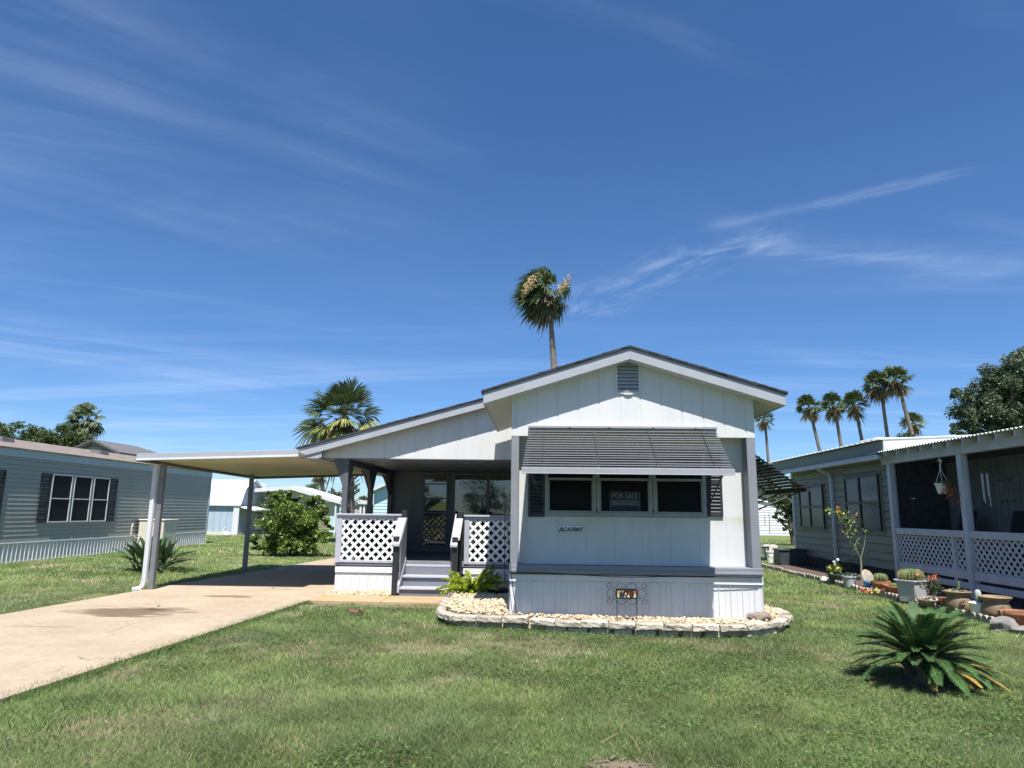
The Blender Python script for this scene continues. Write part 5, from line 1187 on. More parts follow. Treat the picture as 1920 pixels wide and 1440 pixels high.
# sago palm
sgp = gp(1734,1278); sgp.z = 0
t = thing('sago_palm', sgp, 'sago palm with stiff dark green fronds and yellowed lower tips on the lawn', 'sago palm')
rng = np.random.default_rng(31); V, Q, o_, ra = [], [], 0, []; VY, QY, oy_, ry_ = [], [], 0, []
cz = np.array([sgp.x, sgp.y, .17])
for i in range(86):
    tt = (i+.5)/86; az = i*2.39996+rng.normal()*.12; el = math.radians(2+70*tt**1.15+rng.normal()*4); L = .63*rng.uniform(.86,1.08)*(1-.12*tt)
    b0 = cz+np.array([math.cos(az)*.07, math.sin(az)*.07, .02+.09*tt])
    o_ = pinnate(b0, az, el, L, 46, .115, .0078, .85*rng.uniform(.8,1.2), rng, V, Q, o_, ra, vee=.42)
for az_ in (-.35,-.15,.05,-.6,.35,-1.9,-1.2,.7,-.9):
    b0 = cz+np.array([math.cos(az_)*.07, math.sin(az_)*.07, -.02])
    oy_ = pinnate(b0, az_, math.radians(rng.uniform(-4,14)), .66 if az_ > -.7 else .45, 44, .10, .009, .75, rng, VY, QY, oy_, ry_, vee=.3)
link('frond', npmesh('frond', V, Q, W['sago']), t)
link('yellowed_frond', npmesh('yellowed_frond', VY, QY, W['sagoy']), t)
b = MB()
for p in ra+ry_: b.tube([tuple(q) for q in p[::3]], [.008,.007,.006,.005,.004,.003][:len(p[::3])], 5)
b.build('rachis', mat('frond_rib', (.16,.17,.06), .5, .2), t)
b = MB(); b.lathe((sgp.x,sgp.y,0),[(.0,-.02),(.12,-.02),(.15,.07),(.14,.17),(.09,.24),(0,.25)],16)
for k in range(90):
    a = random.uniform(0,6.28); z = random.uniform(.02,.2); b.beam((sgp.x+.13*math.cos(a),sgp.y+.13*math.sin(a),z),(sgp.x+.2*math.cos(a),sgp.y+.2*math.sin(a),z+.06),.03,.015)
b.build('trunk', W['palmbrown'], t)
# foxtail fern on the gravel
fp = at(886,1110,12.6); fz = .20; fp = gp(884,1112,fz)
t = thing('foxtail_fern', (fp.x,fp.y,fz), 'bright lime green plumed fern on the gravel beside the steps', 'fern')
rng = np.random.default_rng(41); V, Q, o_, ra = [], [], 0, []
for i in range(52):
    az = i*2.39996; el = math.radians(rng.uniform(18,76)); L = rng.uniform(.36,.62)
    o_ = pinnate((fp.x+.08*math.cos(az), fp.y+.08*math.sin(az), fz), az, el, L, 60, .055, .017, 1.2, rng, V, Q, o_, ra, plume=True, taper=.5)
link('plume', npmesh('plume', V, Q, W['fern']), t)
b = MB()
for p in ra: b.tube([tuple(q) for q in p[::4]], .005, 4)
b.build('stem', W['fern'], t)
fp2 = gp(918,1108,fz); t = thing('cycad_seedling', (fp2.x,fp2.y,fz), 'small dark green cycad seedling with stiff fronds behind the lime green fern', 'plant')
V, Q, o_, ra = [], [], 0, []
for az, el, L in ((1.2,80,.52),(2.3,70,.42),(.2,34,.42),(-.3,20,.36),(.9,62,.40),(3.0,50,.3),(-.9,14,.32)):
    o_ = pinnate((fp2.x, fp2.y, fz), az, math.radians(el), L, 24, .085, .010, .5, rng, V, Q, o_, ra, vee=.6)
link('frond', npmesh('frond', V, Q, W['sago']), t)
b = MB()
for p in ra: b.tube([tuple(q) for q in p[::4]], .006, 4)
b.build('rachis', W['sago'], t)
kp = gp(934,1116,.19); kt = thing('black_basin', (kp.x,kp.y,.2), 'low black plastic basin lying on the gravel behind the lime green fern', 'basin')
b = MB(); b.lathe((kp.x,kp.y,.17),[(0,0),(.17,0),(.20,.11),(.215,.12),(.20,.13),(.165,.04),(0,.03)],18,sy=.8); b.build('body', W['black'], kt, smooth=40)

# ================================================================ GRAVEL BED, EDGING STONES
edge_px = [(850,1122),(830,1143),(815,1166),(838,1175),(900,1178),(960,1180),(1060,1187),(1180,1192),(1300,1195.5),(1400,1196),(1462,1190),(1489,1174),(1466,1160),(1441,1153)]
edge = [gp(x,y,0) for x,y in edge_px]
def resample(P, step):
    out = [P[0].copy()]; acc = 0
    for a, b_ in zip(P, P[1:]):
        L = (b_-a).length; s = step-acc
        while s <= L: out.append(a.lerp(b_, s/L)); s += step
        acc = (acc+L) % step
    return out
rs = random.Random(12)
def rough_block(L, D, H, seed, amp=.012):
    bm = bmesh.new(); bmesh.ops.create_cube(bm, size=1); bmesh.ops.subdivide_edges(bm, edges=bm.edges[:], cuts=5, use_grid_fill=True)
    off = Vector((seed*5.1, seed*2.3, seed*.7))
    for v in bm.verts:
        p = Vector((v.co.x*L, v.co.y*D, v.co.z*H)); front = max(0,-v.co.y*2)
        n_ = mnoise.noise_vector(p*13+off)+.6*mnoise.noise_vector(p*31+off)
        top = 1 if v.co.z > .49 else 0
        p += n_*amp*(.35+1.1*front*front)*(.45 if top and front < .6 else 1)
        if front > .95 and abs(v.co.z) > .45: p.y += .018
        if abs(v.co.x) > .49: p.x *= .985
        v.co = p
    return bm
def place_block(p, q, inward, z0, L, D, H, seed, label, group):
    bm = rough_block(L, D, H, seed); dx = (q-p).normalized(); ny = Vector((-dx.y,dx.x,0))
    if ny.dot(inward) < 0: ny = -ny; dx = -dx
    rot = Matrix((dx, ny, Vector((0,0,1)))).transposed().to_4x4()
    me = bpy.data.meshes.new('edging_stone'); bm.normal_update(); bm.to_mesh(me); bm.free(); me.materials.append(W['edging'])
    o = bpy.data.objects.new('edging_stone', me); COL.objects.link(o); ORG[o.name] = Vector()
    o.matrix_world = Matrix.Translation((p+q)/2+ny*D/2+Vector((0,0,z0+H/2)))@rot
    tag(o, label, 'edging stone', group)
cen = Vector((1.3,12.0,0))
up_ = resample(edge, .37); sd_ = 1
for p, q in zip(up_, up_[1:]):
    L = (q-p).length; jt = Vector((rs.uniform(-.02,.02),rs.uniform(-.025,.025),0)); place_block(p+jt, q+jt*.2, cen-p, .072+rs.uniform(-.008,.010), L*.965, .23, .088+rs.uniform(-.006,.008), sd_, 'broken-faced tan stone in the upper course edging the gravel bed', 'upper course of bed edging stones'); sd_ += 1
lo_ = resample(edge, .31)
for i, (p, q) in enumerate(zip(lo_, lo_[1:])):
    if rs.random() < .30: continue
    L = (q-p).length; inn = (cen-p).normalized()*.06; place_block(p+inn, q+inn, cen-p, -.02, L*rs.uniform(.62,.93), .2, .095, sd_, 'tan stone in the lower course, half hidden under the bed edging', 'lower course of bed edging stones'); sd_ += 1
inner = [p+(cen-p).normalized()*.16 for p in edge]
bed_poly = [(p.x,p.y) for p in inner]+[(X1+.0,10.9),(X1,YF+.08),(X0-.02,YF+.08),(X0-.02,13.95),(-1.5,13.95)]
def inside(P, poly):
    x, y = P[:,0], P[:,1]; r = np.zeros(len(P), bool); n = len(poly)
    for i in range(n):
        x1, y1 = poly[i-1]; x2, y2 = poly[i]
        c = ((y1 > y) != (y2 > y)) & (x < (x2-x1)*(y-y1)/((y2-y1) if y2 != y1 else 1e-9)+x1); r ^= c
    return r
def bedz(x, y): return .155+.07*max(0,min(1,(y-9.55)/1.2))*max(.15,min(1,(1.6-x)/2.2))
g = MB(); g.prism(bed_poly, 'z', .0, .135); tag(g.build('gravel_bed', W['gravel']), kind='structure')
rng = np.random.default_rng(3)
ico = bmesh.new(); bmesh.ops.create_icosphere(ico, subdivisions=1, radius=1); IV = np.array([v.co[:] for v in ico.verts]); IF = np.array([[v.index for v in f.verts] for f in ico.faces]); ico.free()
def gravel(poly, n, zf, smin, smax, name):
    xs = [p[0] for p in poly]; ys = [p[1] for p in poly]; P = np.stack([rng.uniform(min(xs),max(xs),n*3), rng.uniform(min(ys),max(ys),n*3)],1); P = P[inside(P, poly)][:n]
    V, Fc = [], []
    for i, (x, y) in enumerate(P):
        s = rng.uniform(smin, smax); v = IV*(1+rng.uniform(-.28,.28,size=(len(IV),1)))*s*np.array([rng.uniform(.8,1.35),rng.uniform(.7,1.1),rng.uniform(.5,.85)])
        a = rng.uniform(0,6.28); ca, sa_ = math.cos(a), math.sin(a); v = v@np.array([[ca,-sa_,0],[sa_,ca,0],[0,0,1]]); tl = rng.uniform(-.5,.5); v = v@np.array([[1,0,0],[0,math.cos(tl),-math.sin(tl)],[0,math.sin(tl),math.cos(tl)]])
        V.append(v+[x,y,zf(x,y)+rng.uniform(-.022,.014)]); Fc.append(IF+len(IV)*i)
    o = link(name, npmesh(name, np.vstack(V), np.vstack(Fc), W['gravel'])); tag(o, 'cream limestone gravel filling the bed', 'gravel', kind='stuff'); return o
gravel(bed_poly, 7600, bedz, .013, .031, 'gravel')
bed2 = [(-3.98,13.32),(-2.74,13.32),(-2.74,13.93),(-3.98,13.93)]
g = MB(); g.prism(bed2, 'z', -.01, .03); tag(g.build('gravel_strip', W['gravel']), kind='structure')
o = gravel(bed2, 620, lambda x,y: .035+.03*(y-13.3), .016, .034, 'gravel')
# house number sign
np0 = gp(1156,1165,.155); np1 = gp(1194,1166,.155); YS = np0.y
S0, S1 = at(1155,1122.5,YS), at(1195,1104,YS)
sgn = thing('number_sign', ((S0.x+S1.x)/2,YS,.13), 'wrought iron scrolled yard sign with a fiery stained panel showing the house number', 'sign')
b = MB(); tf = .02; ya, yb = YS-.008, YS+.008
b.box(S0.x,ya,S0.z,S1.x,yb,S0.z+tf); b.box(S0.x,ya,S1.z-tf,S1.x,yb,S1.z); b.box(S0.x,ya,S0.z+tf,S0.x+tf,yb,S1.z-tf); b.box(S1.x-tf,ya,S0.z+tf,S1.x,yb,S1.z-tf)
b.build('frame', W['iron'], sgn)
cols = [(.60,.22,.03),(.75,.68,.55),(.62,.16,.03),(.80,.74,.62),(.66,.30,.05),(.72,.62,.40)]
zs = [S0.z+tf, S0.z+(S1.z-S0.z)*.42, S1.z-tf]; b = MB(); n = 6; mm_ = [mat('stained_glass', c, .25, .25, 30) for c in ((.50,.13,.015),(.58,.50,.38),(.50,.22,.03),(.18,.19,.06))]
for i in range(n):
    xa, xb = S0.x+tf+(S1.x-S0.x-2*tf)*i/n, S0.x+tf+(S1.x-S0.x-2*tf)*(i+1)/n; k = random.Random(i).uniform(-.02,.02)
    b.box(xa,YS-.003,zs[0],xb,YS+.002,zs[1]+k,(1,3,1,1,3,1)[i]); b.box(xa,YS-.003,zs[1]+k,xb,YS+.002,zs[2],(2,1,0,0,2,0)[i])
b.build('glass_panel', mm_, sgn, fix=False)
text('#78', .115, ((S0.x+S1.x)/2,YS-.006,S0.z+.030), W['iron'], sgn, name='numeral', off=.005, sx=1.05, align='CENTER')
b = MB()
for x in (S0.x+.012, S1.x-.012): b.tube([(x,YS,.05),(x,YS,S0.z+.01)],.006,6)
b.build('stake', W['iron'], sgn)
cxs, czs = (S0.x+S1.x)/2, (S0.z+S1.z)/2; hw, hh = (S1.x-S0.x)/2, (S1.z-S0.z)/2
def spiral(c, r0, r1, a0, a1, n=20): return [(c[0]+(r0+(r1-r0)*i/n)*math.cos(a0+(a1-a0)*i/n), YS, c[1]+(r0+(r1-r0)*i/n)*math.sin(a0+(a1-a0)*i/n)) for i in range(n+1)]
for sxx in (-1, 1):
    b = MB(); b.tube([(cxs+sxx*(hw+.062)+.058*math.cos(a*math.pi/12),YS,czs+.058*math.sin(a*math.pi/12)) for a in range(25)],.004,5); b.build('ring', W['iron'], sgn)
    for szz in (-1, 1):
        q = lambda x, z: (cxs+sxx*x, YS, czs+szz*z)
        sp_ = [q(hw+.085+(.045-.026*i/18)*math.cos(-2.0+i*.42), hh+.035+(.045-.026*i/18)*math.sin(-2.0+i*.42)) for i in range(19)]
        mid = [q(hw*(1.15-.16*k), hh*.35+.042+.078*math.sin(min(1,k/4.6)*1.6)) for k in range(6)]
        end = [q(.028+(.036-.016*i/12)*math.cos(1.2+i*.42)+.012, hh+.026+(.036-.016*i/12)*math.sin(1.2+i*.42)) for i in range(13)]
        b = MB(); b.tube(list(reversed(sp_))+mid+end, .004, 5); b.build('scroll', W['iron'], sgn)
# brown rock on the right end of the bed
p = gp(1424,1163,.16); b = MB(); b.blob((p.x,p.y,.205),(.15,.085,.06),4,.25,3); b.blob((p.x+.1,p.y+.02,.215),(.07,.07,.06),8,.3,2)
tag(b.build('rock', mat('brown_rock', (.20,.16,.13), .85, .3, 12, .6, 25), smooth=50), 'smooth brown rock lying on the gravel at the right end of the bed', 'rock')
# ================================================================ FLOWER BED ON THE RIGHT
EXX = 6.93
fb = MB(); fb.prism([(EXX+.03,10.6),(8.55,10.0),(8.55,23.9),(EXX+.03,22.8)], 'z', -.01, .05); tag(fb.build('flower_bed', W['mulch']), kind='structure')
y = 10.95; k = 0
while y < 22.6:
    b = MB(); L = .585; pr_ = [(0,-.03),(L,-.03)]; ns_ = 4
    for i in range(ns_):
        for j in range(9):
            a = math.pi*j/8; pr_.append((L-(i+.5)*L/ns_+L/ns_/2*.94*math.cos(a), .075+.055*math.sin(a)))
    b.prism(pr_, 'x', -.028, .028); o = b.build('scalloped_edging', W['scallop'], bevel=.004)
    o.location = (EXX+.02*math.sin(k*1.3), y, rs.uniform(-.015,.01)); o.rotation_euler = (rs.uniform(-.02,.02), rs.uniform(-.08,.08), rs.uniform(-.03,.03))
    tag(o, 'concrete edging piece with a scalloped top along the potted plant bed', 'edging', 'scalloped edging along the flower bed'); y += .60; k += 1
PS = .80
def pot_at(name, label, cat, px, py, sc_=1.0, z=.05):
    p = gp(px, py, z); t = thing(name, p, label, cat, 'pots in the flower bed' if cat == 'pot' else None); t.scale = (PS,PS,PS); return t, p
def ppm(p): return F/p.y*1.03
def soil(p, r, z, t): b = MB(); b.lathe((p.x,p.y,p.z+z-.02),[(0,0),(r,0),(r*.98,.018),(0,.028)],16); b.build('soil', W['soil'], t)
def cactus(t, c, r, h, ribs, name='cactus', sp=True):
    b = MB(); n = ribs*4; prof = [(.0,0),(.55,.02),(.85,.2),(1,.5),(.92,.75),(.62,.94),(.2,1.0),(0,.98)]; vs = []
    for (rr, z) in prof:
        for j in range(n): a = 2*math.pi*j/n; q = r*max(rr,.01)*(1+.09*math.cos(a*ribs)); vs.append((c[0]+q*math.cos(a),c[1]+q*math.sin(a),c[2]+z*h))
    k = len(prof); b.add(vs, [(i*n+j,i*n+(j+1)%n,(i+1)*n+(j+1)%n,(i+1)*n+j) for i in range(k-1) for j in range(n)]); o = b.build(name, W['cactus'], t, smooth=50)
    if sp:
        s = MB()
        for rib in range(ribs):
            a = 2*math.pi*rib/ribs
            for q in range(1, 12):
                z = q/12; rr = np.interp(z, [p_[1] for p_ in prof[:7]], [p_[0] for p_ in prof[:7]])*r*1.09
                x, y_, zz = c[0]+rr*math.cos(a), c[1]+rr*math.sin(a), c[2]+z*h
                for e in range(3): 
                    aa = a+rs.uniform(-.5,.5); l = r*.16; s.beam((x,y_,zz),(x+l*math.cos(aa),y_+l*math.sin(aa),zz+l*rs.uniform(-.4,.7)),r*.02,r*.02)
        s.build('spines', W['spine'], o, fix=False)
def leafs(t, c, spread, n, size, m, name='leaves', seed=0, asp=.45): 
    r_ = np.random.default_rng(seed+100); v, f = scatter_quads(np.array(c)+r_.normal(size=(n,3))*np.array(spread), size*r_.uniform(.7,1.3,size=n), r_, asp=asp); return link(name, npmesh(name, v, f, W[m]), t)
# white rock
p = gp(1546,1091,.04); b = MB(); b.blob((p.x,p.y,.08),(.11,.10,.085),21,.2,3); tag(b.build('rock', W['stonew'], smooth=50), 'rounded white rock at the far end of the row of pots', 'rock')
# 1 dark oval planter with white lilies
t, p = pot_at('planter', 'dark slate oval planter with white lilies and yellow-green leaves', 'pot', 1567, 1094)
b = MB(); b.lathe((p.x,p.y,p.z),[(0,0),(.15,0),(.20,.24),(.225,.24),(.225,.275),(.19,.275),(.17,.2),(0,.2)],20,sy=1.1); b.build('body', W['darkplastic'], t, smooth=35)
leafs(t,(p.x,p.y,p.z+.38),(.10,.12,.07),60,.14,'rose',seed=1); leafs(t,(p.x,p.y-.1,p.z+.42),(.06,.08,.05),26,.12,'yellowp',seed=2)
b = MB()
for dx_, dy_, dz_ in ((-.12,.10,.40),(-.02,-.02,.60),(.05,-.14,.68),(-.08,.2,.42),(.02,-.05,.52)): b.tube([(p.x,p.y,p.z+.25),(p.x+dx_,p.y+dy_,p.z+dz_)],.006,4)
st_ = b.build('stem', W['rose'], t)
b = MB()
for dx_, dy_, dz_ in ((-.12,.10,.40),(-.02,-.02,.60),(.05,-.14,.68),(-.08,.2,.42),(.02,-.05,.52)): b.blob((p.x+dx_,p.y+dy_,p.z+dz_),(.04,.04,.05),dx_*9,.35,1)
b.build('blossoms', W['whitep'], t)
# 2 grey pot with silver succulents
t, p = pot_at('plant_pot', 'pale grey bucket pot with a sprawling silvery succulent beside the rose trunk', 'pot', 1594, 1101)
b = MB(); b.lathe((p.x,p.y,p.z),[(0,0),(.14,0),(.185,.27),(.20,.27),(.20,.31),(.17,.31),(.15,.22),(0,.22)],20); b.build('body', W['greyplastic'], t, smooth=35)
leafs(t,(p.x,p.y,p.z+.33),(.12,.14,.03),90,.09,'hazeleaf',seed=3,asp=.6)
# rose
rp = gp(1615,1090,.05); RY = rp.y
t = thing('rose_bush', rp, 'tall leggy rose bush with pink blooms in front of the sage-grey siding', 'rose bush')
def rb_(px, py): return at(px, py, RY)
br = [[(1615,1090),(1615,1065),(1614,1048)],[(1614,1048),(1602,1026),(1590,1000),(1583,975),(1577,958)],[(1614,1048),(1621,1020),(1623,1000),(1616,990)],[(1590,1000),(1597,985),(1603,968)],[(1602,1026),(1606,1015),(1612,1008)],[(1583,975),(1566,962),(1550,956)],[(1590,1000),(1578,1003)],[(1623,1000),(1626,997)]]
b = MB()
for i, l in enumerate(br): b.tube([rb_(*q) for q in l], [.032,.028,.024] if i == 0 else [.013*(1-.6*k/len(l)) for k in range(len(l))], 6)
b.build('stem', mat('rose_cane', (.20,.21,.12), .7, .25, 8), t, smooth=60)
P = []; r_ = np.random.default_rng(77)
for l, n in ((br[1][1:],60),(br[3],45),(br[5],55),(br[4],14),(br[2],6)):
    for a, c_ in zip(l, l[1:]):
        for k in range(n//(len(l)-1)): q = rb_(*a).lerp(rb_(*c_), r_.uniform()); P.append(np.array(q)+r_.normal(size=3)*np.array([.085,.10,.075]))
v, f = scatter_quads(np.array(P), .085*r_.uniform(.7,1.3,size=len(P)), r_, asp=.6, flat=.3); link('leaves', npmesh('leaves', v, f, W['rose']), t)
leafs(t, rb_(1571,959), (.05,.06,.04), 34, .08, 'yellowp', 'yellow_leaves', 6, .6)
for (px, py, rr) in ((1569,953,.026),(1573,952,.022),(1589,971,.026),(1604,967,.032),(1580,998,.032)):
    b = MB(); q = rb_(px,py)
    for k in range(9): a = k*2.4; b.blob((q.x+rr*.7*math.cos(a)*(k/9),q.y-.03+rr*.7*math.sin(a)*(k/9),q.z+rr*.4*(1-k/9)),(rr*.55,rr*.55,rr*.5),k,.3,1)
    b.build('flower', W['pink'], t)
# 3 round stone disc leaning behind the trunk
p = gp(1627,1101,.05); b = MB(); b.lathe((0,0,0),[(0,-.03),(.2,-.03),(.215,0),(.2,.03),(.05,.035),(0,.035)],26); o = b.build('stone_disc', W['edging'], smooth=35)
o.location = (p.x+.05,p.y+.05,.22); o.rotation_euler = (R(72),0,R(35)); tag(o, 'round pale stone disc leaning upright behind the blue pot', 'stone disc')
# 4 blue pot
t, p = pot_at('plant_pot', 'bright blue plastic bowl pot tucked behind the terracotta pots', 'pot', 1633, 1107)
b = MB(); b.lathe((p.x,p.y,p.z),[(0,0),(.11,0),(.165,.20),(.18,.20),(.18,.235),(.15,.235),(.13,.16),(0,.16)],20); b.build('body', W['blueglaze'], t, smooth=35); soil(p,.14,.19,t)
PS = 1.0
# 5 terracotta pot with round cactus
t, p = pot_at('plant_pot', 'terracotta pot with scored sides holding a round ribbed cactus', 'pot', 1653, 1111)
b = MB(); b.lathe((p.x,p.y,p.z),[(0,0),(.13,0),(.165,.18),(.19,.18),(.19,.235),(.155,.235),(.13,.16),(0,.16)],22); b.build('body', W['terra'], t, smooth=35); soil(p,.15,.19,t); cactus(t,(p.x,p.y,p.z+.18),.12,.21,12)
# 6 terracotta bowl with small cactus
t, p = pot_at('plant_pot', 'wide terracotta bowl with a small low cactus, left of the big grey tub', 'pot', 1678, 1117)
b = MB(); b.lathe((p.x,p.y,p.z),[(0,0),(.11,0),(.17,.12),(.195,.17),(.205,.17),(.205,.20),(.17,.20),(.14,.12),(0,.12)],22); b.build('body', W['terra'], t, smooth=35); soil(p,.16,.165,t); cactus(t,(p.x,p.y,p.z+.14),.085,.11,10)
p = gp(1690,1113,.05); b = MB(); b.blob((p.x,p.y,.13),(.04,.04,.045),5,.2,2); b.blob((p.x,p.y,.08),(.05,.05,.04),6,.2,2); tag(b.build('rock', W['whitep'], smooth=50), 'small white pebble between the terracotta bowl and the grey tub', 'rock')
# small croton
for k, (px, py, m_, lab) in enumerate(((1628,1111,'orangeflower','orange-red ground plant just inside the scalloped edging'),(1648,1112,'yellowp','yellow and red ground plant in front of the scored terracotta pot'))):
    p = gp(px,py,.05); t = thing('ground_plant', p, lab, 'plant'); leafs(t,(p.x,p.y,.085),(.09,.09,.025),34,.075,m_,seed=20+k,asp=.5); leafs(t,(p.x+.1,p.y-.1,.09),(.05,.05,.025),14,.06,'orangeflower' if k else 'yellowp','tip_leaves',30+k)
PS = .8
# 7 big square tub with golden barrel cactus
t, p = pot_at('plant_tub', 'large square pale grey tub holding a big golden barrel cactus', 'pot', 1712, 1128)
b = MB(); a0_, a1_, hh_ = .19, .235, .46; rt = R(28)
def sq(r_, z): return [(p.x+r_*1.42*math.cos(rt+math.pi/4+k*math.pi/2), p.y+r_*1.42*math.sin(rt+math.pi/4+k*math.pi/2), p.z+z) for k in range(4)]
vs = sq(a0_,0)+sq(a1_,hh_)+sq(a1_+.03,hh_)+sq(a1_+.03,hh_+.035)+sq(a1_-.02,hh_+.035)+sq(a1_-.05,hh_-.05)
b.add(vs, [(3,2,1,0)]+[(l*4+k,l*4+(k+1)%4,(l+1)*4+(k+1)%4,(l+1)*4+k) for l in range(5) for k in range(4)]+[(20,21,22,23)]); b.build('body', W['greyplastic'], t, bevel=.008)
b = MB(); b.add(sq(a1_-.03,hh_-.02), [(0,1,2,3)]); b.build('soil', W['soil'], t); cactus(t,(p.x,p.y,p.z+hh_-.05),.23,.33,20)
# 8 rock bowl with crown of thorns
t, p = pot_at('planter_bowl', 'low brown bowl filled with pale stones and a thorny plant with salmon flowers', 'pot', 1746, 1137)
b = MB(); b.lathe((p.x,p.y,p.z),[(0,0),(.18,0),(.25,.10),(.28,.14),(.27,.16),(.22,.13),(0,.12)],22); b.build('body', W['urn'], t, smooth=35)
b = MB()
for k in range(15): a = rs.uniform(0,6.28); r_ = rs.uniform(.05,.22); b.blob((p.x+r_*math.cos(a),p.y+r_*math.sin(a),p.z+.15),(rs.uniform(.035,.065),rs.uniform(.035,.06),rs.uniform(.03,.05)),k,.2,2)
b.blob((p.x-.12,p.y-.17,p.z+.17),(.085,.08,.075),31,.12,2); b.build('stones', W['stonew'], t, smooth=50)
b = MB(); b.tube([(p.x-.12+.1*math.cos(a*.35-.5),p.y-.25,p.z+.14+.1*math.sin(a*.35-.5)) for a in range(12)],.014,6); b.build('hoop', W['urn'], t)
b = MB(); tips = []
for k in range(13):
    a = rs.uniform(0,6.28); l = rs.uniform(.2,.52); q = (p.x+l*.55*math.cos(a),p.y+.02+l*.7*math.sin(a),p.z+.16+l*.85); b.tube([(p.x,p.y,p.z+.12),(p.x+l*.2*math.cos(a),p.y+l*.2*math.sin(a),p.z+.14+l*.5),q],[.012,.01,.008],5); tips.append(q)
b.build('stem', W['bark'], t)
for k, q in enumerate(tips): pass
Pq = np.vstack([np.array(q)+np.random.default_rng(k).normal(size=(26,3))*[.06,.06,.06] for k, q in enumerate(tips)]); v, f = scatter_quads(Pq, .06, rng, asp=.5); link('leaves', npmesh('leaves', v, f, W['leafmid']), t)
tips.sort(key=lambda q: -q[2])
for k, q in enumerate(tips[:4]): leafs(t, (q[0],q[1],q[2]+.05), (.025,.025,.02), 24, .045, 'redp', 'blossoms', 60+k, .8)
PS = .95
# 9 small terracotta cup
t, p = pot_at('plant_pot', 'small plain terracotta cup pot squeezed beside the brown urn', 'pot', 1774, 1142)
b = MB(); b.lathe((p.x,p.y,p.z),[(0,0),(.075,0),(.095,.15),(.115,.15),(.115,.20),(.09,.20),(.08,.14),(0,.14)],18); b.build('body', W['terra'], t, smooth=35); soil(p,.085,.17,t)
# 10 brown urn
def urn(px, py, label, seed, k_=1.0):
    t, p = pot_at('urn', label, 'pot', px, py); b = MB(); b.lathe((p.x,p.y,p.z),[(0,0),(.15*k_,0),(.19*k_,.06),(.205*k_,.14),(.175*k_,.24),(.165*k_,.28),(.215*k_,.33),(.225*k_,.345),(.215*k_,.355),(.15*k_,.29),(0,.28)],26); b.build('body', W['urn'], t, smooth=40)
    b = MB(); q = (p.x-.05, p.y-.195*k_, p.z+.19); b.tube([(q[0]+.04*math.cos(a*.5),q[1]-.02,q[2]+.04*math.sin(a*.5)) for a in range(14)],.012,6); b.build('ring_handle', W['urn'], t, smooth=50); soil(p,.17*k_,.315,t); return t, p
t, p = urn(1799, 1147, 'brown clay urn with flared rim and small grey succulents', 1)
leafs(t,(p.x,p.y,p.z+.36),(.08,.09,.02),50,.05,'hazeleaf',seed=40); b = MB()
for k in range(3): b.blob((p.x+.02*k,p.y-.05+.03*k,p.z+.40+.04*k),(.03,.03,.035),k,.2,1)
b.build('succulent', W['cactus'], t, smooth=50)
# 11 white pot with column cactus
t, p = pot_at('plant_pot', 'white textured bowl pot with a pale finger cactus, between the two brown urns', 'pot', 1838, 1156)
b = MB(); b.lathe((p.x,p.y,p.z),[(0,0),(.09,0),(.13,.10),(.145,.20),(.155,.22),(.14,.235),(.12,.19),(0,.19)],22); b.build('body', W['whitep'], t, smooth=35); soil(p,.125,.205,t)
b = MB(); b.lathe((p.x,p.y,p.z+.19),[(0,0),(.045,0),(.05,.12),(.048,.2),(.03,.24),(0,.25)],14); b.build('cactus', mat('woolly_cactus', (.36,.40,.34), .8, .15, 30), t, smooth=50)
leafs(t,(p.x,p.y,p.z+.24),(.05,.05,.02),20,.05,'cactus','small_cactus',44)
# 12 second urn
t, p = urn(1870, 1160, 'darker brown clay urn with bare soil, right of the white bowl pot', 2, 1.08)
# 13 terracotta bowl
t, p = pot_at('plant_pot', 'wide orange terracotta bowl nearest the camera, cut by the picture edge', 'pot', 1908, 1174)
b = MB(); b.lathe((p.x,p.y,p.z),[(0,0),(.12,0),(.19,.12),(.225,.19),(.24,.19),(.24,.225),(.21,.225),(.17,.14),(0,.13)],24); b.build('body', W['terra'], t, smooth=35); soil(p,.2,.2,t)
b = MB(); b.tube([(p.x-.21+.04*math.cos(a*.5),p.y-.04,p.z+.2+.04*math.sin(a*.5)) for a in range(14)],.014,6); b.build('handle', W['urn'], t, smooth=50)
for k, (px, py, r3, lab) in enumerate(((1882,1180,(.20,.16,.12),'flat grey rock leaning at the end of the scalloped edging'),(1916,1186,(.16,.14,.08),'low grey rock in the right corner before the orange bowl'))):
    p = gp(px,py,.02); b = MB(); b.blob((p.x,p.y,r3[2]*.55),r3,51+k,.28,3,1.3); tag(b.build('rock', W['stone'], smooth=45), lab, 'rock')
# dark shrub under the siding
p = Vector((8.35,21.8,0)); t = thing('shrub', p, 'straggly dark shrub growing along the foundation of the sage-grey house', 'shrub')
leafs(t,(8.38,21.9,.22),(.08,.9,.12),420,.06,'leafdk',seed=70); leafs(t,(8.35,19.4,.25),(.10,.35,.14),260,.07,'leafdk',seed=71)
b = MB()
for k in range(14): yy = 21+k*.13; b.tube([(8.4,yy,0),(8.37,yy+.05,.3)],.006,4)
b.build('stem', W['bark'], t)
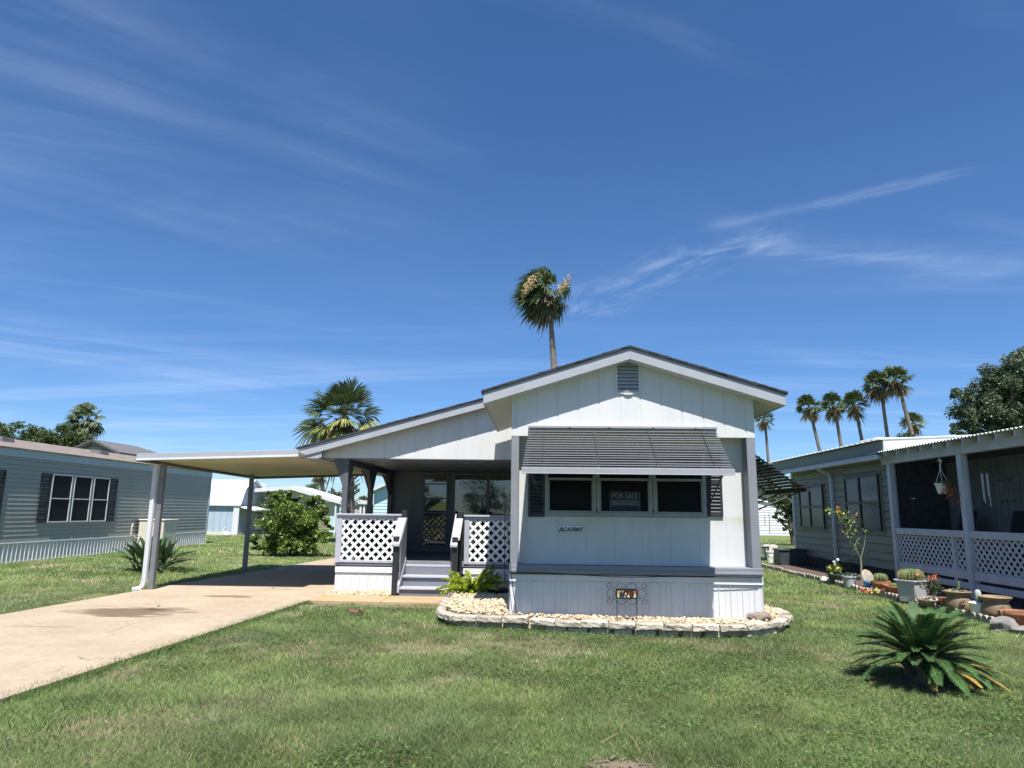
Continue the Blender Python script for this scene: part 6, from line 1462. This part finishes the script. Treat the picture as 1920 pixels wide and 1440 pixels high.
# ================================================================ LAWN GRASS
rng = np.random.default_rng(99)
lat_ = rng.uniform(0,1,size=(64,64))
def vnoise(x, y, s, ox=0):
    x = x*s+ox; y = y*s+ox*1.7; xi = np.floor(x).astype(int); yi = np.floor(y).astype(int); fx = x-xi; fy = y-yi; fx = fx*fx*(3-2*fx); fy = fy*fy*(3-2*fy)
    a = lat_[xi%64,yi%64]; b = lat_[(xi+1)%64,yi%64]; c = lat_[xi%64,(yi+1)%64]; d = lat_[(xi+1)%64,(yi+1)%64]
    return (a*(1-fx)+b*fx)*(1-fy)+(c*(1-fx)+d*fx)*fy
def fbm(x, y, s, ox=0): return .5*vnoise(x,y,s,ox)+.27*vnoise(x,y,s*2.1,ox+9)+.15*vnoise(x,y,s*4.3,ox+17)+.08*vnoise(x,y,s*9,ox+31)
DX = np.array([p[1] for p in DRV_R]), np.array([p[0] for p in DRV_R]); DL = np.array([p[1] for p in DRV_L]), np.array([p[0] for p in DRV_L])
dirt_c = gp(1165,1432); 
out_poly = [(p.x,p.y) for p in edge]+[(X1+.02,11),(X1+.02,30),(-1.6,30)]
def grass_zone(y0, y1, dens, hmin, hmax, w, xl=.90, xr=.86):
    n = int(dens*(y1-y0)*(y1*(xl+xr))); y = rng.uniform(y0,y1,n); x = rng.uniform(-y1*xl, y1*xr, n)
    k = (x > -y*xl-.3) & (x < y*xr+.3); x, y = x[k], y[k]
    edge_n = (vnoise(x,y,2.2,3)-.5)*.16
    k = ~((x < np.interp(y,*DX)+edge_n) & (x > np.interp(y,*DL)-edge_n) & (y < 23.6))
    k &= ~((x > -4.02) & (x < -1.55) & (y > 12.42+edge_n*.6) & (y < 30))
    P = np.stack([x,y],1); k &= ~inside(P, out_poly)
    k &= ~((x > -3.95) & (x < 3.2) & (y > 13.3)); k &= ~((x > EXX-.04) & (y > 10.6) & (x < 9) & (y < 24)); k &= ~((x > 8.5) & (y > 9.6) & (y < 25)); k &= ~((x < LX-.02) & (x > LX-6) & (y < LY1))
    x, y = x[k], y[k]
    dry = fbm(x,y,.62,5); dry2 = fbm(x,y,1.9,41)
    bare = np.clip((dry-.60)*7,0,1)*np.clip((dry2-.42)*4,0,1)
    dd = np.hypot((x-dirt_c.x)/.20,(y-dirt_c.y)/.12)+ (dry2-.5)*.9; bare = np.maximum(bare*.75, np.clip(1.25-dd,0,1)*1.2)
    ws_ = np.exp(-((y-12.22)/.16)**2)*((x>-4.0)&(x<-1.5)); bare = np.maximum(bare, ws_*.9*(dry2>.40))
    sg_ = np.clip(1.25-np.hypot((x-sgp.x)/.42,(y-sgp.y)/.34),0,1); bare = np.maximum(bare, sg_)
    k = rng.uniform(size=len(x)) > bare*.86
    x, y, dry, dry2, bare = x[k], y[k], dry[k], dry2[k], bare[k]; n = len(x)
    h = rng.uniform(hmin,hmax,n)*(.55+.45*fbm(x,y,.9,70)+.55*fbm(x,y,2.6,150))*(1-.45*bare); az = rng.uniform(0,6.2832,n); lean = rng.uniform(.4,1.9,n)*h; wv = w*rng.uniform(.6,1.3,n)
    fa = rng.uniform(0,6.2832,n); wx, wy = np.cos(fa)*wv*.5, np.sin(fa)*wv*.5; tx, ty = x+np.cos(az)*lean, y+np.sin(az)*lean
    V = np.empty((n,3,3),np.float32); V[:,0] = np.stack([x-wx,y-wy,np.full(n,-.022)],1); V[:,1] = np.stack([x+wx,y+wy,np.full(n,-.022)],1); V[:,2] = np.stack([tx,ty,h-.02],1)
    g1 = np.array([.120,.190,.058]); g2 = np.array([.258,.338,.130]); yel = np.array([.29,.33,.11]); tn = np.array([.46,.40,.26]); bl = np.array([.120,.190,.095])
    q = np.clip((fbm(x,y,.45,23)-.32)*2.6,0,1)[:,None]; u = rng.uniform(size=(n,1)); c = (g1*(1-q)+g2*q)*(.7+.6*u)
    q2 = np.clip((fbm(x,y,.8,55)-.5)*4,0,1)[:,None]; c = c*(1-.5*q2)+bl*(.75+.5*u)*.5*q2
    py_ = np.clip((fbm(x,y,1.1,91)-.52)*5,0,1); c = np.where((rng.uniform(size=n) < .06+.30*py_)[:,None], yel*(.7+.6*u), c)
    pt_ = .07+.65*np.clip((dry-.52)*5,0,1)*np.clip((dry2-.35)*3,0,1)+.6*np.clip(bare,0,1); c = np.where((rng.uniform(size=n) < pt_)[:,None], tn*(.6+.6*u), c)
    cl_ = np.clip((fbm(x,y,2.6,150)-.30)*2.4,0,1)[:,None]; c = c*(.72+.42*cl_)
    lit = (rng.uniform(size=n) < .004)[:,None]; c = np.where(lit, np.array([.17,.10,.055]), c)
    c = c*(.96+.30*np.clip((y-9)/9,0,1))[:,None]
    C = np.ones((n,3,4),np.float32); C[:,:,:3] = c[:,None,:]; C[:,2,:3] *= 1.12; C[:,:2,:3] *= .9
    return V.reshape(-1,3), C.reshape(-1,4)
Z = [grass_zone(3.5,6.6,12500,.018,.042,.0062,1.15,1.15), grass_zone(6.6,10,6400,.020,.046,.0088,1.0,1.0), grass_zone(10,15,2900,.025,.055,.0135), grass_zone(15,24,1000,.04,.085,.026,.92,.7), grass_zone(24,48,260,.05,.10,.055,.9,.62)]
# taller tufts by the drive, post and edging
def tufts(n, fx, hmin, hmax):
    out = []
    x, y = fx(n); h = rng.uniform(hmin,hmax,n); az = rng.uniform(0,6.28,n); l = rng.uniform(.4,1.5,n)*h; w = .010
    V = np.empty((n,3,3),np.float32); fa = rng.uniform(0,6.28,n); V[:,0] = np.stack([x-np.cos(fa)*w/2,y-np.sin(fa)*w/2,np.full(n,-.02)],1); V[:,1] = np.stack([x+np.cos(fa)*w/2,y+np.sin(fa)*w/2,np.full(n,-.02)],1); V[:,2] = np.stack([x+np.cos(az)*l,y+np.sin(az)*l,h],1)
    C = np.ones((n,3,4),np.float32); C[:,:,:3] = (np.array([.13,.21,.06])*(.6+.8*rng.uniform(size=(n,1))))[:,None,:]; Z.append((V.reshape(-1,3), C.reshape(-1,4)))
def along(P, sx):
    P = np.array([(p[0],p[1]) for p in P])
    def f(n): i = rng.integers(0,len(P)-1,n); t = rng.uniform(size=(n,1)); q = P[i]*(1-t)+P[i+1]*t+rng.normal(size=(n,2))*sx; return q[:,0], q[:,1]
    return f
tufts(6000, along([(x+.02,y) for x,y in DRV_R[1:3]], .06), .03, .07); tufts(1500, along([(x-.03,y) for x,y in DRV_L[1:4]], .05), .03, .08)
tufts(900, along([(p.x,p.y-.05) for p in edge[2:12]], .04), .02, .06)
tufts(500, along([(EXX-.06,10.9),(EXX-.06,22)], .04), .05, .10)
tw = [gp(170,1318), gp(330,1322), gp(70,1365)]
for q in tw: tufts(110, lambda n, q=q: (q.x+rng.normal(size=n)*.22, q.y+rng.normal(size=n)*.16), .05, .12)
def weeds(n, y0, y1):
    y = rng.uniform(y0,y1,n*6); x = rng.uniform(-5,6,n*6); k = (fbm(x,y,.8,130)+rng.uniform(-.12,.12,n*6) > .58) & (np.abs(x) < y*.85) & (x > np.interp(y,*DX)+.1) & ~inside(np.stack([x,y],1), out_poly) & (x < EXX-.15) & (y < 12.2)
    x, y = x[k][:n], y[k][:n]; n = len(x); s = rng.uniform(.010,.021,n); a = rng.uniform(0,6.28,n); z = rng.uniform(.004,.03,n); tl = rng.uniform(-.5,.5,(n,2))
    V = np.empty((n,2,3,3),np.float32); ca, sa = np.cos(a), np.sin(a)
    pt = [(-1,0),(0,.55),(1,0),(0,-.55)]; Q = [np.stack([x+s*(u*ca-v*sa), y+s*(u*sa+v*ca), z+s*(u*tl[:,0]+v*tl[:,1])],1) for u, v in pt]
    V[:,0] = np.stack([Q[0],Q[1],Q[2]],1); V[:,1] = np.stack([Q[0],Q[2],Q[3]],1)
    C = np.ones((n,2,3,4),np.float32); C[:,:,:,:3] = (np.array([.13,.21,.065])*(.55+.7*rng.uniform(size=(n,1))))[:,None,None,:]; Z.append((V.reshape(-1,3), C.reshape(-1,4)))
weeds(9000, 3.6, 7.5); weeds(8000, 7.5, 12.0)
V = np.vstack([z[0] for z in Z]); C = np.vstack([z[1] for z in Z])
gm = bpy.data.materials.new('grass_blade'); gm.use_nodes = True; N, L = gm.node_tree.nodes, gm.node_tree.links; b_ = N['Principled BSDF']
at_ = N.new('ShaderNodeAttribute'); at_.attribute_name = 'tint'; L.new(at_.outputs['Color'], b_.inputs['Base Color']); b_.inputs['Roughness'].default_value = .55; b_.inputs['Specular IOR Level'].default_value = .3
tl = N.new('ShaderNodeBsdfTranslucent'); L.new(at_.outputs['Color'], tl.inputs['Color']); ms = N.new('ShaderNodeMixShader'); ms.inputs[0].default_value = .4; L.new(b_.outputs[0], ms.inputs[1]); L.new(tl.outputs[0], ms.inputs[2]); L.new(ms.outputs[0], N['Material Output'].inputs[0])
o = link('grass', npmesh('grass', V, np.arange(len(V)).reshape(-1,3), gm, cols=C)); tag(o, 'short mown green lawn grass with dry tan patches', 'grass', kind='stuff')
print('grass blades', len(V)//3)
# ragged bare hollow in the lawn with loose clods
p = dirt_c; b = MB(); vs = []; n = 40; rr_ = random.Random(5); lob = [1+rr_.uniform(-.35,.30) for _ in range(n)]
for ring, (rr, zz) in enumerate(((1.0,-.019),(.8,-.012),(.5,-.016),(0.01,-.018))):
    for j in range(n): a = 2*math.pi*j/n; k = rr*lob[j]; vs.append((p.x+.22*k*math.cos(a), p.y+.11*k*math.sin(a), zz+rr_.uniform(-.004,.004)*(ring > 0)))
b.add(vs, [(i*n+j,i*n+(j+1)%n,(i+1)*n+(j+1)%n,(i+1)*n+j) for i in range(3) for j in range(n)])
for k in range(46):
    a = rr_.uniform(0,6.28); q = rr_.uniform(.5,1.1); r_ = rr_.uniform(.006,.018); b.blob((p.x+.22*q*math.cos(a),p.y+.11*q*math.sin(a)+.02,-.012+r_*.4),(r_,r_*.9,r_*.7),k,.4,1)
tag(b.build('bare_soil', W['dirt'], smooth=60), kind='structure')
b = MB(); b.add([(-4.0,12.05,-.012),(-1.5,12.0,-.012),(-1.5,12.46,-.012),(-4.0,12.46,-.012)], [(0,1,2,3)]); tag(b.build('bare_soil', W['dirt'], fix=False), kind='structure')
b = MB(); n = 20; vs = [(sgp.x,sgp.y,-.010)]+[(sgp.x+.40*math.cos(6.283*j/n)*(1+.2*math.sin(j*2.3)), sgp.y+.33*math.sin(6.283*j/n)*(1+.2*math.cos(j*1.7)), -.014) for j in range(n)]
b.add(vs, [(0,1+j,1+(j+1)%n) for j in range(n)]); tag(b.build('bare_soil', W['dirt'], fix=False), kind='structure')
# dry red leaf clump on the lawn
p = gp(667,1155); b = MB(); r_ = random.Random(3)
for k in range(16):
    a = r_.uniform(0,6.28); q = Vector((p.x+r_.uniform(-.08,.08),p.y+r_.uniform(-.05,.05),r_.uniform(.02,.07))); b.beam(q, q+Vector((.06*math.cos(a),.06*math.sin(a),r_.uniform(-.01,.05))), .045, .004)
tag(b.build('dead_leaf_clump', W['leafbrown']), 'crumpled reddish brown dead leaf clump lying on the lawn near the walkway', 'dead leaves')
# two dry stalks near the bare hollow
for (a, c_, lab) in (((1128,1392),(1157,1376),'pale dry grass stalk lying flat left of the bare hollow'),((1175,1374),(1200,1408),'pale dry grass stalk lying flat right above the bare hollow')):
    p, q = gp(*a,.02), gp(*c_,.03); b = MB(); b.tube([p, p.lerp(q,.5)+Vector((.01,.01,.005)), q], .0025, 5); tag(b.build('dry_stalk', W['palmtan']), lab, 'stalk')

# ================================================================ SKY AND SUN
SUN_EL, SUN_AZ = R(63), R(7)          # azimuth: measured from straight behind the camera towards +X
sd_ = Vector((math.sin(SUN_AZ)*math.cos(SUN_EL), -math.cos(SUN_AZ)*math.cos(SUN_EL), math.sin(SUN_EL)))
sun = bpy.data.lights.new('sun','SUN'); sun.energy = 5.0; sun.angle = R(.53); sun.color = (1,.955,.89)
so = bpy.data.objects.new('sun', sun); COL.objects.link(so); so.rotation_euler = (-sd_).to_track_quat('-Z','Y').to_euler(); so.location = (0,-20,40)
wd = bpy.data.worlds.new('World'); sc.world = wd; wd.use_nodes = True; N, L = wd.node_tree.nodes, wd.node_tree.links
for n in list(N): N.remove(n)
sky = N.new('ShaderNodeTexSky'); sky.sky_type = 'NISHITA'; sky.sun_disc = False; sky.sun_elevation = SUN_EL; sky.sun_rotation = math.pi-SUN_AZ
sky.altitude = 0; sky.air_density = SKY_AIR; sky.dust_density = SKY_DUST; sky.ozone_density = SKY_OZ
tc = N.new('ShaderNodeTexCoord'); D = tc.outputs['Generated']
def node(t, **k):
    n = N.new(t)
    for a, v in k.items(): setattr(n, a, v)
    return n
def math_(op, a, b=None, c=None, clamp=False):
    n = node('ShaderNodeMath', operation=op, use_clamp=clamp)
    for i, v in enumerate((a, b, c)):
        if v is None: continue
        if isinstance(v, (int,float)): n.inputs[i].default_value = v
        else: L.new(v, n.inputs[i])
    return n.outputs[0]
sx = node('ShaderNodeSeparateXYZ'); L.new(D, sx.inputs[0]); X_, Y_, Z_ = sx.outputs
zc = math_('MAXIMUM', Z_, .02); U_ = math_('DIVIDE', X_, math_('ADD', zc, .06)); V_ = math_('DIVIDE', Y_, math_('ADD', zc, .06))
cb_ = node('ShaderNodeCombineXYZ'); L.new(U_, cb_.inputs[0]); L.new(V_, cb_.inputs[1]); PL = cb_.outputs[0]
def plane(px, py): d = ray(px, py).normalized(); return d.x/(d.z+.06), d.y/(d.z+.06)
def cnoise(rot, sc3, scale, detail=6, rough=.6, off=(0,0,0), dist=.4):
    m0 = node('ShaderNodeMapping'); m0.inputs['Rotation'].default_value = (0,0,rot); L.new(PL, m0.inputs[0])
    mp = node('ShaderNodeMapping'); mp.inputs['Scale'].default_value = sc3; mp.inputs['Location'].default_value = off; L.new(m0.outputs[0], mp.inputs[0])
    n = node('ShaderNodeTexNoise'); n.inputs['Scale'].default_value = scale; n.inputs['Detail'].default_value = detail; n.inputs['Roughness'].default_value = rough; n.inputs['Distortion'].default_value = dist; L.new(mp.outputs[0], n.inputs['Vector']); return n.outputs['Fac']
def smooth(v, a, b): n = node('ShaderNodeMapRange', interpolation_type='SMOOTHSTEP'); n.inputs['From Min'].default_value = a; n.inputs['From Max'].default_value = b; L.new(v, n.inputs['Value']); return n.outputs[0]
def seg(p, q, w0, w1):
    """soft band along a straight streak between two pixels, on the cloud plane"""
    a, b = plane(*p), plane(*q); dx, dy = b[0]-a[0], b[1]-a[1]; L2 = dx*dx+dy*dy; Ln = math.sqrt(L2)
    ux = math_('SUBTRACT', U_, a[0]); uy = math_('SUBTRACT', V_, a[1])
    t = math_('DIVIDE', math_('ADD', math_('MULTIPLY', ux, dx), math_('MULTIPLY', uy, dy)), L2)
    dist = math_('ABSOLUTE', math_('DIVIDE', math_('SUBTRACT', math_('MULTIPLY', ux, dy), math_('MULTIPLY', uy, dx)), Ln))
    wob = math_('MULTIPLY', math_('SUBTRACT', cnoise(0,(1,1,1),2.2,5,.65), .5), .22*w0*8)
    dist = math_('ABSOLUTE', math_('ADD', dist, wob))
    w = math_('ADD', w0, math_('MULTIPLY', math_('MINIMUM', math_('MAXIMUM', t, 0), 1), w1-w0))
    m = math_('SUBTRACT', 1, math_('DIVIDE', dist, w), clamp=True); m = math_('MULTIPLY', m, m)
    ends = math_('MULTIPLY', smooth(t, -.08, .10), math_('SUBTRACT', 1, smooth(t, .85, 1.05))); return math_('MULTIPLY', m, ends)
a_, b2 = plane(60,360), plane(620,500); ang = math.atan2(b2[1]-a_[1], b2[0]-a_[0])
streak = smooth(cnoise(-ang,(.42,2.3,1),1.1,6,.58,(3.1,1.7,0),1.1), .36, .86)
lm = math_('MULTIPLY', math_('SUBTRACT', 1, smooth(math_('DIVIDE', X_, math_('MAXIMUM', Y_, .05)), -.55, .0)), 1)
patch = smooth(cnoise(.5,(1,1,1),.9,4,.5,(5.2,2.2,0),.2), .34, .66)
left = math_('MULTIPLY', math_('MULTIPLY', streak, lm), math_('MULTIPLY', patch, .14))
low = math_('MULTIPLY', smooth(cnoise(.06,(.22,1.6,1),1.1,7,.6,(1.3,4.4,0),.6), .44, .75), math_('MULTIPLY', math_('SUBTRACT', 1, smooth(Z_, .10, .38)), .12))
gen = math_('MULTIPLY', smooth(cnoise(-.35,(.5,2.0,1),1.0,7,.6,(8.3,2.1,0),.6), .52, .82), .06)
con = math_('MULTIPLY', seg((1330,428),(1835,318),.09,.020), .065)
con2 = math_('MULTIPLY', math_('MULTIPLY', seg((1070,585),(1500,415),.34,.20), smooth(cnoise(.9,(1.2,2.6,1),3.2,8,.7,(0,0,0),.8), .40, .70)), .16)
con3 = math_('MULTIPLY', math_('MULTIPLY', seg((1420,468),(1925,505),.22,.22), smooth(cnoise(.2,(.6,2.2,1),2.2,7,.65,(2,6,0),.6), .36, .72)), .17)
fac = left
for q in (low, gen, con, con2, con3): fac = math_('ADD', fac, q)
fac = math_('MINIMUM', fac, .75)
mx = node('ShaderNodeMix', data_type='RGBA'); L.new(fac, mx.inputs['Factor']); 
hs = node('ShaderNodeHueSaturation'); hs.inputs['Saturation'].default_value = SKY_SAT; hs.inputs['Value'].default_value = SKY_VAL; hs.inputs['Hue'].default_value = SKY_HUE; L.new(sky.outputs[0], hs.inputs['Color'])
hz_ = node('ShaderNodeMix', data_type='RGBA', blend_type='MULTIPLY'); L.new(math_('SUBTRACT', 1, smooth(Z_, -.02, .42)), hz_.inputs['Factor']); L.new(hs.outputs[0], hz_.inputs['A']); hz_.inputs['B'].default_value = (.60,.78,1.0,1)
L.new(hz_.outputs['Result'], mx.inputs['A']); mx.inputs['B'].default_value = (*SKY_CLOUD, 1)
bg = N.new('ShaderNodeBackground'); bg.inputs['Strength'].default_value = SKY_STR; L.new(mx.outputs['Result'], bg.inputs['Color'])
wo = N.new('ShaderNodeOutputWorld'); L.new(bg.outputs[0], wo.inputs['Surface'])
# ================================================================ OUTPUT
sc.view_settings.view_transform = 'Standard'; sc.view_settings.look = 'None'; sc.view_settings.gamma = 1.0; sc.view_settings.use_curve_mapping = False
sc.view_settings.exposure = EXPO
sc.render.engine = 'CYCLES'; sc.cycles.max_bounces = 6; sc.cycles.transparent_max_bounces = 12; sc.cycles.use_denoising = True; sc.cycles.denoiser = 'OPENIMAGEDENOISE'; sc.cycles.denoising_input_passes = 'RGB_ALBEDO_NORMAL'; sc.cycles.denoising_prefilter = 'ACCURATE'
